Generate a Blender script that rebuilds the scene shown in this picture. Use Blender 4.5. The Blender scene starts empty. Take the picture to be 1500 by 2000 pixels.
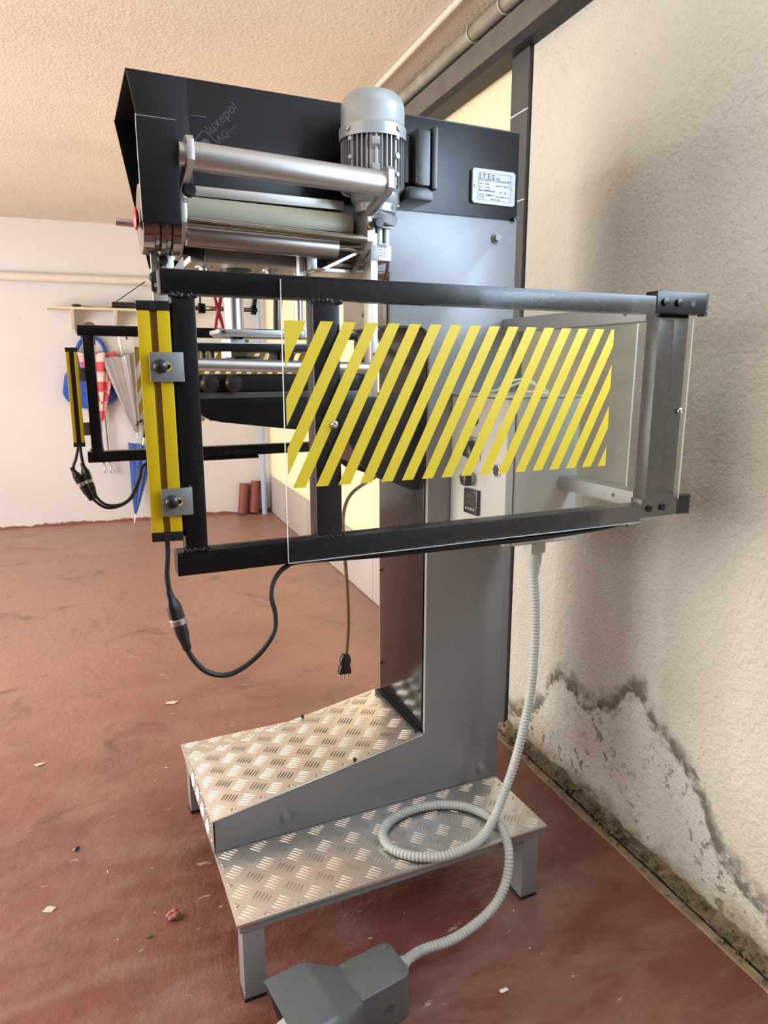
import bpy, bmesh, math, random
from mathutils import Vector, Matrix, Euler
random.seed(7)
scn = bpy.context.scene
COL = scn.collection
PI = math.pi

# ------------------------------------------------------------------ camera
cam_d = bpy.data.cameras.new('camera')
cam = bpy.data.objects.new('camera', cam_d)
COL.objects.link(cam)
scn.camera = cam
cam_d.sensor_fit = 'HORIZONTAL'
cam_d.sensor_width = 36.0
cam_d.lens = 1352.0 / 1500.0 * 36.0
cam_d.clip_start = 0.02
RX = Vector((0.9111, -0.4121, 0.0))
UP = Vector((0.0838, 0.1853, 0.9791))
UP = (UP - RX * UP.dot(RX)).normalized()
RX.normalize()
BK = RX.cross(UP)
M = Matrix((RX, UP, BK)).transposed().to_4x4()
M.translation = Vector((0, 0, 1.40))
cam.matrix_world = M

# ------------------------------------------------------------------ world, daylight, exposure
w = bpy.data.worlds.new('daylight')
scn.world = w
w.use_nodes = True
bg = w.node_tree.nodes['Background']
bg.inputs[0].default_value = (1.0, 0.93, 0.80, 1)
bg.inputs[1].default_value = 2.3

def area(name, loc, direction, sx, sy, power, color, spread=None):
    d = bpy.data.lights.new(name, 'AREA')
    d.shape = 'RECTANGLE'; d.size = sx; d.size_y = sy
    d.energy = power; d.color = color
    if spread: d.spread = spread
    o = bpy.data.objects.new(name, d); COL.objects.link(o)
    o.location = loc
    o.rotation_euler = Vector(direction).to_track_quat('-Z', 'Y').to_euler()
    return o
# daylight through the openings of the room
area('daylight_window_right', (1.45, 0.33, 2.00), (-1, 0.0, 0), 1.28, 0.74, 54, (0.56, 0.75, 1.0))
area('daylight_gate_left', (-3.3, 3.5, 1.28), (1, 0.0, 0), 2.7, 2.2, 205, (1.0, 0.95, 0.90))
area('daylight_window_left', (-3.3, 0.0, 1.90), (1, 0.0, 0), 2.2, 0.9, 46, (1.0, 0.96, 0.90))
vs = scn.view_settings
vs.view_transform = 'Standard'; vs.look = 'None'; vs.gamma = 1.0; vs.use_curve_mapping = False
vs.exposure = 0.0
cy_ = scn.cycles
cy_.max_bounces = 7; cy_.diffuse_bounces = 4; cy_.glossy_bounces = 3; cy_.transmission_bounces = 3; cy_.transparent_max_bounces = 14
cy_.caustics_reflective = False; cy_.caustics_refractive = False

# ------------------------------------------------------------------ materials
def principled(name, col, rough=0.5, metal=0.0, spec=0.5, coat=0.0):
    m = bpy.data.materials.new(name); m.use_nodes = True
    b = m.node_tree.nodes['Principled BSDF']
    b.inputs['Base Color'].default_value = (*col, 1)
    b.inputs['Roughness'].default_value = rough
    b.inputs['Metallic'].default_value = metal
    b.inputs['Specular IOR Level'].default_value = spec
    b.inputs['Coat Weight'].default_value = coat
    return m
def N(m, t, **k):
    n = m.node_tree.nodes.new(t)
    for a, v in k.items(): setattr(n, a, v)
    return n
def LK(m, a, b): m.node_tree.links.new(a, b)
def noise(m, scale, detail=6, rough=0.6, vec=None, dist=0.0):
    n = N(m, 'ShaderNodeTexNoise')
    n.inputs['Scale'].default_value = scale; n.inputs['Detail'].default_value = detail
    n.inputs['Roughness'].default_value = rough; n.inputs['Distortion'].default_value = dist
    if vec is not None: LK(m, vec, n.inputs['Vector'])
    return n.outputs['Fac']
def ramp(m, src, stops):
    r = N(m, 'ShaderNodeValToRGB')
    cr = r.color_ramp
    while len(cr.elements) > 1: cr.elements.remove(cr.elements[-1])
    for i, (p, c) in enumerate(stops):
        e = cr.elements[0] if i == 0 else cr.elements.new(p)
        e.position = p
        e.color = (*c, 1) if isinstance(c, tuple) else (c, c, c, 1)
    LK(m, src, r.inputs[0])
    return r.outputs[0]
def mixc(m, fac, a, b, mode='MIX'):
    n = N(m, 'ShaderNodeMix', data_type='RGBA', blend_type=mode)
    for s, v in ((n.inputs[0], fac), (n.inputs[6], a), (n.inputs[7], b)):
        if isinstance(v, (int, float)): s.default_value = v
        elif isinstance(v, tuple): s.default_value = (*v, 1)
        else: LK(m, v, s)
    return n.outputs[2]
def math_(m, op, a, b=None):
    n = N(m, 'ShaderNodeMath', operation=op)
    for s, v in zip(n.inputs, (a, b)):
        if v is None: continue
        if isinstance(v, (int, float)): s.default_value = v
        else: LK(m, v, s)
    return n.outputs[0]
def objco(m): return N(m, 'ShaderNodeTexCoord').outputs['Object']
def bump(m, h, strength, dist=0.01, prev=None):
    b = N(m, 'ShaderNodeBump'); b.inputs['Strength'].default_value = strength
    b.inputs['Distance'].default_value = dist
    LK(m, h, b.inputs['Height'])
    if prev is not None: LK(m, prev, b.inputs['Normal'])
    return b.outputs[0]
def bsdf(m): return m.node_tree.nodes['Principled BSDF']

def worn(name, col, rough, metal=0.0, var=0.12, scale=14, spec=0.5, bumpk=0.0, coat=0.0):
    """paint or metal with slight blotches in colour and gloss"""
    m = principled(name, col, rough, metal, spec, coat)
    co = objco(m)
    f = noise(m, scale, 5, 0.6, co)
    lo = tuple(c * (1 - var) for c in col); hi = tuple(min(1, c * (1 + var)) for c in col)
    LK(m, ramp(m, f, [(0.3, lo), (0.7, hi)]), bsdf(m).inputs['Base Color'])
    g = noise(m, scale * 3, 4, 0.6, co)
    rv = 0.012 if metal > 0.3 else 0.02
    LK(m, ramp(m, g, [(0.3, max(0.03, rough - rv)), (0.7, min(1, rough + rv))]), bsdf(m).inputs['Roughness'])
    if bumpk:
        LK(m, bump(m, noise(m, 260, 2, 0.5, co), bumpk, 0.001), bsdf(m).inputs['Normal'])
    return m

MT = {}
MT['grey'] = worn('grey_machine_paint', (0.255, 0.260, 0.262), 0.33, var=0.05, scale=6, bumpk=0.06)
MT['grey2'] = worn('grey_bracket_paint', (0.27, 0.275, 0.27), 0.42, var=0.06)
MT['black'] = worn('black_sheet_metal', (0.0065, 0.006, 0.0068), 0.33, var=0.05, scale=5, spec=0.34)
MT['blackglossy'] = worn('black_glossy_sheet', (0.012, 0.010, 0.010), 0.16, var=0.2, scale=5)
MT['bar'] = worn('black_bar_paint', (0.008, 0.008, 0.0095), 0.27, var=0.05, scale=20, spec=0.34)
MT['plastic'] = worn('black_plastic', (0.014, 0.014, 0.015), 0.33, var=0.15)
MT['rubber'] = worn('black_rubber', (0.010, 0.010, 0.011), 0.55, var=0.15)
MT['alu'] = worn('brushed_aluminium', (0.60, 0.59, 0.58), 0.40, 1.0, var=0.02, scale=30)
MT['alu2'] = worn('mill_aluminium_bar', (0.60, 0.59, 0.53), 0.42, 1.0, var=0.03, scale=40)
MT['steel'] = worn('bright_steel', (0.56, 0.55, 0.53), 0.33, 1.0, var=0.02, scale=40)
MT['chrome'] = worn('dark_chrome', (0.36, 0.33, 0.30), 0.14, 1.0, var=0.08)
MT['zinc'] = worn('zinc_plate', (0.34, 0.37, 0.38), 0.42, 0.8, var=0.1, scale=40)
MT['tread'] = worn('checker_plate_aluminium', (0.90, 0.88, 0.82), 0.36, 0.95, var=0.02, scale=9)
MT['treadbar'] = worn('checker_plate_raised_bars', (0.86, 0.84, 0.80), 0.24, 1.0, var=0.02, scale=30)
MT['motor'] = worn('silver_motor_paint', (0.42, 0.44, 0.44), 0.33, 0.35, var=0.06, scale=20)
MT['motorfin'] = worn('silver_motor_fins', (0.36, 0.37, 0.37), 0.38, 0.4, var=0.06, scale=20)
MT['cream'] = worn('cream_rubber_roller', (0.52, 0.50, 0.36), 0.42, var=0.04)
MT['brownroll'] = worn('dull_steel_roller', (0.36, 0.31, 0.28), 0.40, 1.0, var=0.03, scale=25)
MT['yellow'] = worn('yellow_sensor_paint', (0.66, 0.47, 0.010), 0.36, var=0.03)
MT['tape'] = worn('yellow_warning_tape', (0.67, 0.505, 0.020), 0.45, var=0.02)
MT['groove'] = worn('brown_sensor_groove', (0.19, 0.10, 0.008), 0.5, var=0.1)
MT['cabinet'] = worn('light_grey_cabinet', (0.50, 0.50, 0.46), 0.38, var=0.03, scale=8, bumpk=0.1)
MT['hose'] = worn('pale_grey_conduit', (0.50, 0.53, 0.49), 0.42, var=0.05, scale=30)
MT['pedal'] = worn('dark_grey_pedal', (0.135, 0.142, 0.138), 0.36, var=0.06, scale=30)
MT['red'] = worn('red_plastic', (0.62, 0.04, 0.05), 0.35, var=0.08)
MT['browncable'] = worn('brown_cable', (0.13, 0.035, 0.018), 0.4, var=0.1)
MT['goldcable'] = worn('yellowish_brown_cable', (0.16, 0.075, 0.02), 0.4, var=0.1)
MT['brass'] = worn('brass', (0.55, 0.40, 0.12), 0.3, 1.0, var=0.1)
MT['plate'] = worn('nameplate_aluminium', (0.50, 0.51, 0.52), 0.45, 0.1, var=0.03, scale=20)
MT['ink'] = principled('dark_print', (0.03, 0.035, 0.05), 0.6)
MT['faintprint'] = principled('faint_grey_print', (0.042, 0.042, 0.044), 0.45)
MT['green'] = principled('green_button', (0.01, 0.08, 0.06), 0.3)
MT['display'] = principled('dark_display', (0.035, 0.025, 0.03), 0.2)
MT['digit'] = principled('dim_digits', (0.11, 0.075, 0.07), 0.3)
MT['whiteplastic'] = worn('white_plastic', (0.78, 0.77, 0.74), 0.4, var=0.04)
MT['darkgreyframe'] = worn('dark_grey_door_frame', (0.085, 0.085, 0.090), 0.45, var=0.1)
MT['kick'] = worn('grey_kick_panel', (0.52, 0.48, 0.45), 0.45, var=0.04)
MT['railgrey'] = worn('grey_door_track', (0.17, 0.16, 0.145), 0.45, 0.3, var=0.12)
MT['clearpipe'] = worn('glossy_olive_grey_pipe', (0.30, 0.28, 0.22), 0.12, var=0.25, scale=12, spec=0.8)
MT['pipewhite'] = worn('white_painted_pipe', (0.70, 0.66, 0.60), 0.45, var=0.06)
MT['pipeblue'] = worn('pale_blue_pipe', (0.42, 0.50, 0.70), 0.4, var=0.05)
MT['darkwall'] = worn('dark_brown_boarding', (0.085, 0.072, 0.062), 0.7, var=0.15)
MT['shelf'] = worn('cream_wooden_shelf', (0.66, 0.58, 0.46), 0.5, var=0.06)
MT['silvercloth'] = worn('silver_umbrella_cloth', (0.42, 0.43, 0.45), 0.33, 0.4, var=0.15, scale=9)
MT['bluecloth'] = worn('blue_cloth', (0.05, 0.12, 0.42), 0.6, var=0.2, scale=14)
MT['brightblue'] = worn('bright_blue_plastic', (0.02, 0.10, 0.52), 0.45, var=0.15)
MT['tile'] = worn('dull_red_clay', (0.24, 0.065, 0.055), 0.6, var=0.15)
MT['leaf'] = worn('dry_green_leaf', (0.13, 0.15, 0.03), 0.7, var=0.3)
MT['petal'] = worn('faded_pink_petal', (0.48, 0.17, 0.16), 0.7, var=0.2)
MT['grime'] = worn('brown_grit', (0.16, 0.12, 0.07), 0.9, var=0.5, scale=60)

def mat_check():
    m = principled('red_white_checked_cloth', (0.7, 0.1, 0.12), 0.6)
    c = N(m, 'ShaderNodeTexChecker'); c.inputs['Scale'].default_value = 13.0
    c.inputs['Color1'].default_value = (0.62, 0.07, 0.09, 1); c.inputs['Color2'].default_value = (0.78, 0.62, 0.58, 1)
    mp = N(m, 'ShaderNodeMapping'); mp.inputs['Scale'].default_value = (0.9, 0.01, 0.9)
    LK(m, objco(m), mp.inputs[0]); LK(m, mp.outputs[0], c.inputs[0])
    n = noise(m, 10, 3, 0.5, objco(m))
    LK(m, mixc(m, ramp(m, n, [(0.45, 0.0), (0.65, 0.6)]), c.outputs[0], (0.66, 0.10, 0.13)), bsdf(m).inputs['Base Color'])
    return m
MT['check'] = mat_check()

def mat_pane(name, tint, veil):
    m = bpy.data.materials.new(name); m.use_nodes = True
    nt = m.node_tree; nt.nodes.clear()
    out = N(m, 'ShaderNodeOutputMaterial')
    tr = N(m, 'ShaderNodeBsdfTransparent'); tr.inputs[0].default_value = (*tint, 1)
    gl = N(m, 'ShaderNodeBsdfGlossy'); gl.inputs['Roughness'].default_value = 0.10
    df = N(m, 'ShaderNodeBsdfDiffuse'); df.inputs[0].default_value = (0.75, 0.75, 0.72, 1)
    fr = N(m, 'ShaderNodeFresnel'); fr.inputs[0].default_value = 1.45
    m1 = N(m, 'ShaderNodeMixShader'); m1.inputs[0].default_value = veil
    LK(m, tr.outputs[0], m1.inputs[1]); LK(m, df.outputs[0], m1.inputs[2])
    m2 = N(m, 'ShaderNodeMixShader')
    LK(m, math_(m, 'MULTIPLY', fr.outputs[0], 0.22), m2.inputs[0])
    LK(m, m1.outputs[0], m2.inputs[1]); LK(m, gl.outputs[0], m2.inputs[2])
    LK(m, m2.outputs[0], out.inputs[0])
    return m
MT['pane'] = mat_pane('clear_polycarbonate', (0.975, 0.98, 0.97), 0.005)
MT['pane2'] = mat_pane('tinted_polycarbonate', (0.90, 0.93, 0.86), 0.10)
MT['paneedge'] = worn('bright_polycarbonate_edge', (0.75, 0.76, 0.74), 0.25, var=0.03)

def mat_translucent():
    m = bpy.data.materials.new('translucent_ribbed_sheet'); m.use_nodes = True
    m.node_tree.nodes.clear()
    out = N(m, 'ShaderNodeOutputMaterial')
    tl = N(m, 'ShaderNodeBsdfTranslucent'); df = N(m, 'ShaderNodeBsdfDiffuse')
    wv = N(m, 'ShaderNodeTexWave', wave_type='BANDS', bands_direction='Y')
    wv.inputs['Scale'].default_value = 28.0
    LK(m, objco(m), wv.inputs[0])
    c = ramp(m, wv.outputs['Fac'], [(0.0, (0.80, 0.70, 0.54)), (0.25, (0.92, 0.84, 0.70)), (1.0, (0.93, 0.86, 0.73))])
    LK(m, c, tl.inputs[0]); LK(m, c, df.inputs[0])
    mx = N(m, 'ShaderNodeMixShader'); mx.inputs[0].default_value = 0.35
    LK(m, tl.outputs[0], mx.inputs[1]); LK(m, df.outputs[0], mx.inputs[2])
    LK(m, mx.outputs[0], out.inputs[0])
    return m
MT['translucent'] = mat_translucent()

def hsum(m, *terms):
    out = None
    for h, k in terms:
        t = math_(m, 'MULTIPLY', h, k)
        out = t if out is None else math_(m, 'ADD', out, t)
    return out
def mat_floor():
    m = principled('worn_red_floor_paint', (0.3, 0.1, 0.08), 0.5)
    co = objco(m)
    big = noise(m, 1.1, 5, 0.6, co, 0.3)
    base = ramp(m, big, [(0.30, (0.150, 0.047, 0.035)), (0.5, (0.195, 0.066, 0.048)), (0.72, (0.270, 0.112, 0.084))])
    # dusty grey-brown scuffs
    mp = N(m, 'ShaderNodeMapping'); mp.inputs['Scale'].default_value = (1.0, 2.6, 1.0); mp.inputs['Rotation'].default_value = (0, 0, 0.25)
    LK(m, co, mp.inputs[0])
    dust = noise(m, 2.3, 6, 0.68, mp.outputs[0], 0.5)
    base = mixc(m, ramp(m, dust, [(0.44, 0.0), (0.66, 0.70)]), base, (0.31, 0.175, 0.135))
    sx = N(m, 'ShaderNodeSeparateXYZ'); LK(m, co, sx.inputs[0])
    gate_light = math_(m, 'ADD', math_(m, 'SUBTRACT', math_(m, 'MULTIPLY', sx.outputs['Y'], 0.20), math_(m, 'MULTIPLY', sx.outputs['X'], 0.12)), math_(m, 'MULTIPLY', big, 0.45))  # paler dust tone toward the far left, also painting in the gate's light
    base = mixc(m, ramp(m, gate_light, [(0.50, 0.0), (0.92, 0.62)]), base, (0.42, 0.245, 0.195))
    grime = noise(m, 3.1, 6, 0.72, co, 0.8)
    base = mixc(m, ramp(m, grime, [(0.56, 0.0), (0.68, 0.65)]), base, (0.10, 0.047, 0.036))
    # chipped paint showing pale concrete
    chips = noise(m, 9.0, 6, 0.62, mp.outputs[0], 0.2)
    where = noise(m, 0.9, 2, 0.5, co)
    k = math_(m, 'MULTIPLY', ramp(m, chips, [(0.665, 0.0), (0.685, 1.0)]), ramp(m, where, [(0.46, 0.0), (0.56, 1.0)]))
    base = mixc(m, k, base, (0.50, 0.40, 0.31))
    sp = noise(m, 70, 3, 0.5, co)
    base = mixc(m, ramp(m, sp, [(0.74, 0.0), (0.78, 0.75)]), base, (0.52, 0.36, 0.29))
    sp2 = noise(m, 55, 4, 0.6, co, 1.0)
    base = mixc(m, ramp(m, sp2, [(0.22, 0.6), (0.30, 0.0)]), base, (0.10, 0.05, 0.04))
    LK(m, base, bsdf(m).inputs['Base Color'])
    LK(m, ramp(m, dust, [(0.4, 0.30), (0.7, 0.55)]), bsdf(m).inputs['Roughness'])
    h = bump(m, hsum(m, (noise(m, 26, 4, 0.7, co), 1.0), (grime, 1.6), (chips, 0.5), (noise(m, 90, 3, 0.6, co), 0.10)), 0.30, 0.014)
    LK(m, h, bsdf(m).inputs['Normal'])
    return m
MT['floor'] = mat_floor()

def stucco(m, co, s=1.0, k=1.0, extra=()):
    v = N(m, 'ShaderNodeTexVoronoi', feature='F1'); v.inputs['Scale'].default_value = 95 * s
    LK(m, co, v.inputs['Vector'])
    h = hsum(m, (v.outputs['Distance'], 0.35), (noise(m, 70 * s, 3, 0.7, co, 0.15), 1.0), (noise(m, 9 * s, 2, 0.5, co), 0.8), *extra)
    return bump(m, h, 0.8 * k, 0.009)

def mat_wall_right():
    """cream roughcast; local y runs along the wall, z up. Damp tide mark and mould low down."""
    m = principled('damp_stained_cream_roughcast', (0.6, 0.55, 0.47), 0.85, spec=0.2)
    co = objco(m)
    sx = N(m, 'ShaderNodeSeparateXYZ'); LK(m, co, sx.inputs[0])
    y, z = sx.outputs['Y'], sx.outputs['Z']
    base = ramp(m, noise(m, 1.6, 5, 0.6, co), [(0.3, (0.60, 0.575, 0.505)), (0.7, (0.68, 0.655, 0.585))])
    # pits
    pit = noise(m, 38, 4, 0.55, co)
    base = mixc(m, ramp(m, pit, [(0.24, 0.5), (0.30, 0.0)]), base, (0.26, 0.20, 0.14))
    # tide mark height as a function of y (0.6 .. 2.1 mapped to 0..1)
    t = N(m, 'ShaderNodeMapRange'); t.inputs['From Min'].default_value = 0.6; t.inputs['From Max'].default_value = 2.1
    LK(m, y, t.inputs['Value'])
    fc = N(m, 'ShaderNodeFloatCurve'); cv = fc.mapping.curves[0]
    pts = [(0.6, 0.06), (0.80, 0.09), (0.91, 0.14), (1.07, 0.215), (1.12, 0.30), (1.18, 0.355), (1.225, 0.385), (1.275, 0.405), (1.33, 0.44), (1.395, 0.50),
           (1.49, 0.42), (1.57, 0.368), (1.64, 0.355), (1.715, 0.385), (1.79, 0.368), (1.86, 0.25), (2.0, 0.14), (2.1, 0.10)]
    P = [((a - 0.6) / 1.5, b) for a, b in pts]
    cv.points[0].location = P[0]; cv.points[1].location = P[-1]
    for q in P[1:-1]: cv.points.new(*q)
    fc.mapping.update()
    LK(m, t.outputs[0], fc.inputs['Value'])
    wob = math_(m, 'MULTIPLY', math_(m, 'SUBTRACT', noise(m, 13, 6, 0.65, co), 0.5), 0.13)
    d = math_(m, 'SUBTRACT', math_(m, 'ADD', z, wob), fc.outputs[0])      # >0 above the mark
    band = math_(m, 'MULTIPLY', ramp(m, math_(m, 'ADD', d, 0.5), [(0.455, 0.0), (0.470, 1.0), (0.500, 0.9), (0.545, 0.0)]),
                 ramp(m, noise(m, 16, 5, 0.6, co, 0.4), [(0.36, 0.05), (0.50, 0.95)]))
    below = ramp(m, math_(m, 'ADD', d, 0.5), [(0.44, 1.0), (0.50, 0.0)])
    base = mixc(m, math_(m, 'MULTIPLY', below, 0.35), base, (0.71, 0.70, 0.64))
    base = mixc(m, band, base, (0.155, 0.130, 0.100))
    # mould specks under the mark
    spk = noise(m, 30, 5, 0.65, co, 0.5)
    patch = noise(m, 6, 3, 0.5, co)
    k = math_(m, 'MULTIPLY', ramp(m, spk, [(0.55, 0.0), (0.60, 1.0)]), ramp(m, patch, [(0.44, 0.0), (0.58, 0.80)]))
    k = math_(m, 'MULTIPLY', k, math_(m, 'ADD', math_(m, 'MULTIPLY', below, 0.85), 0.06))
    base = mixc(m, k, base, (0.12, 0.10, 0.075))
    # splashed dirt just above the ground
    dirt = math_(m, 'ADD', z, math_(m, 'MULTIPLY', math_(m, 'SUBTRACT', noise(m, 9, 6, 0.7, co), 0.5), 0.22))
    base = mixc(m, ramp(m, dirt, [(0.02, 0.8), (0.10, 0.0)]), base, (0.27, 0.215, 0.13))
    LK(m, base, bsdf(m).inputs['Base Color'])
    wv = N(m, 'ShaderNodeTexWave', wave_type='RINGS'); wv.inputs['Scale'].default_value = 9; wv.inputs['Distortion'].default_value = 9
    wv.inputs['Detail'].default_value = 3; LK(m, co, wv.inputs[0])
    h = stucco(m, co, 1.0, 1.0, ((wv.outputs['Fac'], 0.10),))
    LK(m, h, bsdf(m).inputs['Normal'])
    return m
MT['wall_right'] = mat_wall_right()

def mat_plaster(name, lo, hi, s):
    m = principled(name, hi, 0.85, spec=0.2)
    co = objco(m)
    LK(m, ramp(m, noise(m, 1.2, 5, 0.6, co), [(0.3, lo), (0.7, hi)]), bsdf(m).inputs['Base Color'])
    LK(m, stucco(m, co, s, 0.55), bsdf(m).inputs['Normal'])
    return m
MT['ceiling'] = mat_plaster('rough_cream_ceiling', (0.71, 0.64, 0.55), (0.79, 0.72, 0.63), 0.8)
def mat_far():
    m = principled('white_painted_wall', (0.8, 0.78, 0.75), 0.75, spec=0.25)
    co = objco(m)
    sx = N(m, 'ShaderNodeSeparateXYZ'); LK(m, co, sx.inputs[0])
    base = ramp(m, noise(m, 1.0, 4, 0.55, co), [(0.3, (0.64, 0.64, 0.645)), (0.7, (0.70, 0.70, 0.705))])
    # a cream upper wall above the pipe, white below
    base = mixc(m, ramp(m, sx.outputs['Z'], [(0.0, 0.0), (0.999, 0.0)]), base, (0.7, 0.6, 0.5))
    edge = math_(m, 'ADD', sx.outputs['Z'], math_(m, 'MULTIPLY', math_(m, 'SUBTRACT', noise(m, 6, 6, 0.7, co), 0.5), 0.10))
    base = mixc(m, ramp(m, edge, [(0.018, 1.0), (0.026, 0.0)]), base, (0.25, 0.10, 0.085))
    base = mixc(m, ramp(m, noise(m, 9, 5, 0.6, co), [(0.27, 0.7), (0.30, 0.0)]), base, (0.45, 0.41, 0.37))
    LK(m, base, bsdf(m).inputs['Base Color'])
    LK(m, bump(m, noise(m, 12, 5, 0.6, co), 0.2, 0.01), bsdf(m).inputs['Normal'])
    return m
MT['far'] = mat_far()
MT['kerb'] = worn('crumbled_mortar', (0.17, 0.135, 0.085), 0.95, var=0.55, scale=26, bumpk=0.6)
MT['screed'] = worn('beige_cement_edge', (0.27, 0.215, 0.14), 0.9, var=0.35, scale=18, bumpk=0.5)

# ------------------------------------------------------------------ geometry helpers
class MB:
    def __init__(s): s.v = []; s.f = []
    def add(s, vs_, fs):
        o = len(s.v); s.v += [Vector(p) for p in vs_]; s.f += [tuple(i + o for i in f) for f in fs]; return s
    def box(s, x0, x1, y0, y1, z0, z1):
        return s.add([(x0, y0, z0), (x1, y0, z0), (x1, y1, z0), (x0, y1, z0), (x0, y0, z1), (x1, y0, z1), (x1, y1, z1), (x0, y1, z1)],
                     [(0, 3, 2, 1), (4, 5, 6, 7), (0, 1, 5, 4), (1, 2, 6, 5), (2, 3, 7, 6), (3, 0, 4, 7)])
    def prism(s, poly, axis, a0, a1):
        n = len(poly)
        def P(q, a):
            if axis == 'y': return (q[0], a, q[1])
            if axis == 'x': return (a, q[0], q[1])
            return (q[0], q[1], a)
        return s.add([P(q, a0) for q in poly] + [P(q, a1) for q in poly],
                     [tuple(range(n)), tuple(range(2 * n - 1, n - 1, -1))] + [(i, (i + 1) % n, (i + 1) % n + n, i + n) for i in range(n)])
    def cyl(s, p0, p1, r, n=20, r1=None, caps=True):
        return s.sweep([p0, p1], [r, r if r1 is None else r1], n, caps)
    def sweep(s, pts, rad, n=10, caps=True, closed=False):
        pts = [Vector(p) for p in pts]; k = len(pts)
        if isinstance(rad, (int, float)): rad = [rad] * k
        T = []
        for i in range(k):
            if closed: t = pts[(i + 1) % k] - pts[i - 1]
            else: t = pts[min(i + 1, k - 1)] - pts[max(i - 1, 0)]
            if t.length < 1e-9: t = T[-1] if T else Vector((0, 0, 1))
            T.append(t.normalized())
        up = Vector((0, 0, 1)) if abs(T[0].z) < 0.9 else Vector((1, 0, 0))
        nrm = (up - T[0] * up.dot(T[0])).normalized()
        V = []
        for i in range(k):
            if i:
                nrm = nrm - T[i] * nrm.dot(T[i])
                nrm.normalize()
            b = T[i].cross(nrm)
            for j in range(n):
                a = 2 * PI * j / n
                V.append(pts[i] + (nrm * math.cos(a) + b * math.sin(a)) * rad[i])
        F = []
        for i in range(k if closed else k - 1):
            for j in range(n):
                a, b_, c, d = i * n + j, i * n + (j + 1) % n, ((i + 1) % k) * n + (j + 1) % n, ((i + 1) % k) * n + j
                F.append((a, b_, c, d))
        if caps and not closed:
            F.append(tuple(range(n - 1, -1, -1))); F.append(tuple((k - 1) * n + j for j in range(n)))
        return s.add(V, F)
    def lathe(s, prof, c, d, n=32, caps=True):
        """prof: (radius, height along d)"""
        c = Vector(c); d = Vector(d).normalized()
        pts = [c + d * h for r, h in prof]
        u = Vector((0, 0, 1)) if abs(d.z) < 0.9 else Vector((1, 0, 0))
        a_ = (u - d * u.dot(d)).normalized(); b_ = d.cross(a_)
        V = []
        for (r, h), p in zip(prof, pts):
            for j in range(n):
                t = 2 * PI * j / n
                V.append(p + (a_ * math.cos(t) + b_ * math.sin(t)) * max(r, 1e-5))
        k = len(prof)
        F = [(i * n + j, i * n + (j + 1) % n, (i + 1) * n + (j + 1) % n, (i + 1) * n + j) for i in range(k - 1) for j in range(n)]
        if caps:
            F.append(tuple(range(n - 1, -1, -1))); F.append(tuple((k - 1) * n + j for j in range(n)))
        return s.add(V, F)
    def ball(s, c, rx, ry, rz, n=20, m=12):
        V = []; F = []
        for i in range(m + 1):
            p = PI * i / m
            for j in range(n):
                t = 2 * PI * j / n
                V.append((c[0] + rx * math.sin(p) * math.cos(t), c[1] + ry * math.sin(p) * math.sin(t), c[2] + rz * math.cos(p)))
        for i in range(m):
            for j in range(n):
                F.append((i * n + j, i * n + (j + 1) % n, (i + 1) * n + (j + 1) % n, (i + 1) * n + j))
        return s.add(V, F)
    def xf(s, mat):
        s.v = [mat @ p for p in s.v]; return s
    def build(s, name, mat, parent=None, bevel=0.0, seg=2, smooth=35, org=None):
        o_ = Vector(org) if org is not None else (ORG.get(parent.name, Vector()) if parent else Vector())
        me = bpy.data.meshes.new(name)
        me.from_pydata([p - o_ for p in s.v], [], s.f)
        bm = bmesh.new(); bm.from_mesh(me)
        bmesh.ops.remove_doubles(bm, verts=bm.verts, dist=1e-6)
        bmesh.ops.recalc_face_normals(bm, faces=bm.faces)
        if bevel:
            ed = [e for e in bm.edges if len(e.link_faces) == 2 and e.calc_face_angle(0) > 0.5]
            bmesh.ops.bevel(bm, geom=ed, offset=bevel, segments=seg, profile=0.6, affect='EDGES', clamp_overlap=True)
        bm.to_mesh(me); bm.free()
        if smooth:
            me.polygons.foreach_set('use_smooth', [True] * len(me.polygons))
            me.set_sharp_from_angle(angle=math.radians(smooth))
        me.materials.append(MT[mat] if isinstance(mat, str) else mat)
        o = bpy.data.objects.new(name, me); COL.objects.link(o)
        if parent: o.parent = parent
        ORG[o.name] = o_
        if org is not None and parent is None: o.location = o_
        return o
ORG = {}
def thing(name, label, cat, loc, group=None):
    o = bpy.data.objects.new(name, None); COL.objects.link(o)
    o.location = loc; ORG[o.name] = Vector(loc)
    o.empty_display_size = 0.05
    tag(o, label, cat, group)
    return o
def tag(o, label=None, cat=None, group=None, kind=None):
    if label: o['label'] = label
    if cat: o['category'] = cat
    if group: o['group'] = group
    if kind: o['kind'] = kind
    return o
def inst(o, off, parent=None, rot=None):
    c = o.copy(); COL.objects.link(c); c.parent = parent or o.parent
    c.location = Vector(o.location) + Vector(off)
    if rot: c.rotation_euler = rot
    ORG[c.name] = ORG[o.name]
    return c
def spline(P, n=8, closed=False):
    P = [Vector(p) for p in P]; k = len(P); out = []
    rng = range(k if closed else k - 1)
    for i in rng:
        if closed: a, b, c, d = P[i - 1], P[i], P[(i + 1) % k], P[(i + 2) % k]
        else: a, b, c, d = P[max(i - 1, 0)], P[i], P[i + 1], P[min(i + 2, k - 1)]
        for j in range(n):
            t = j / n
            out.append(0.5 * ((2 * b) + (c - a) * t + (2 * a - 5 * b + 4 * c - d) * t * t + (3 * b - a - 3 * c + d) * t ** 3))
    if not closed: out.append(P[-1])
    return out
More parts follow.
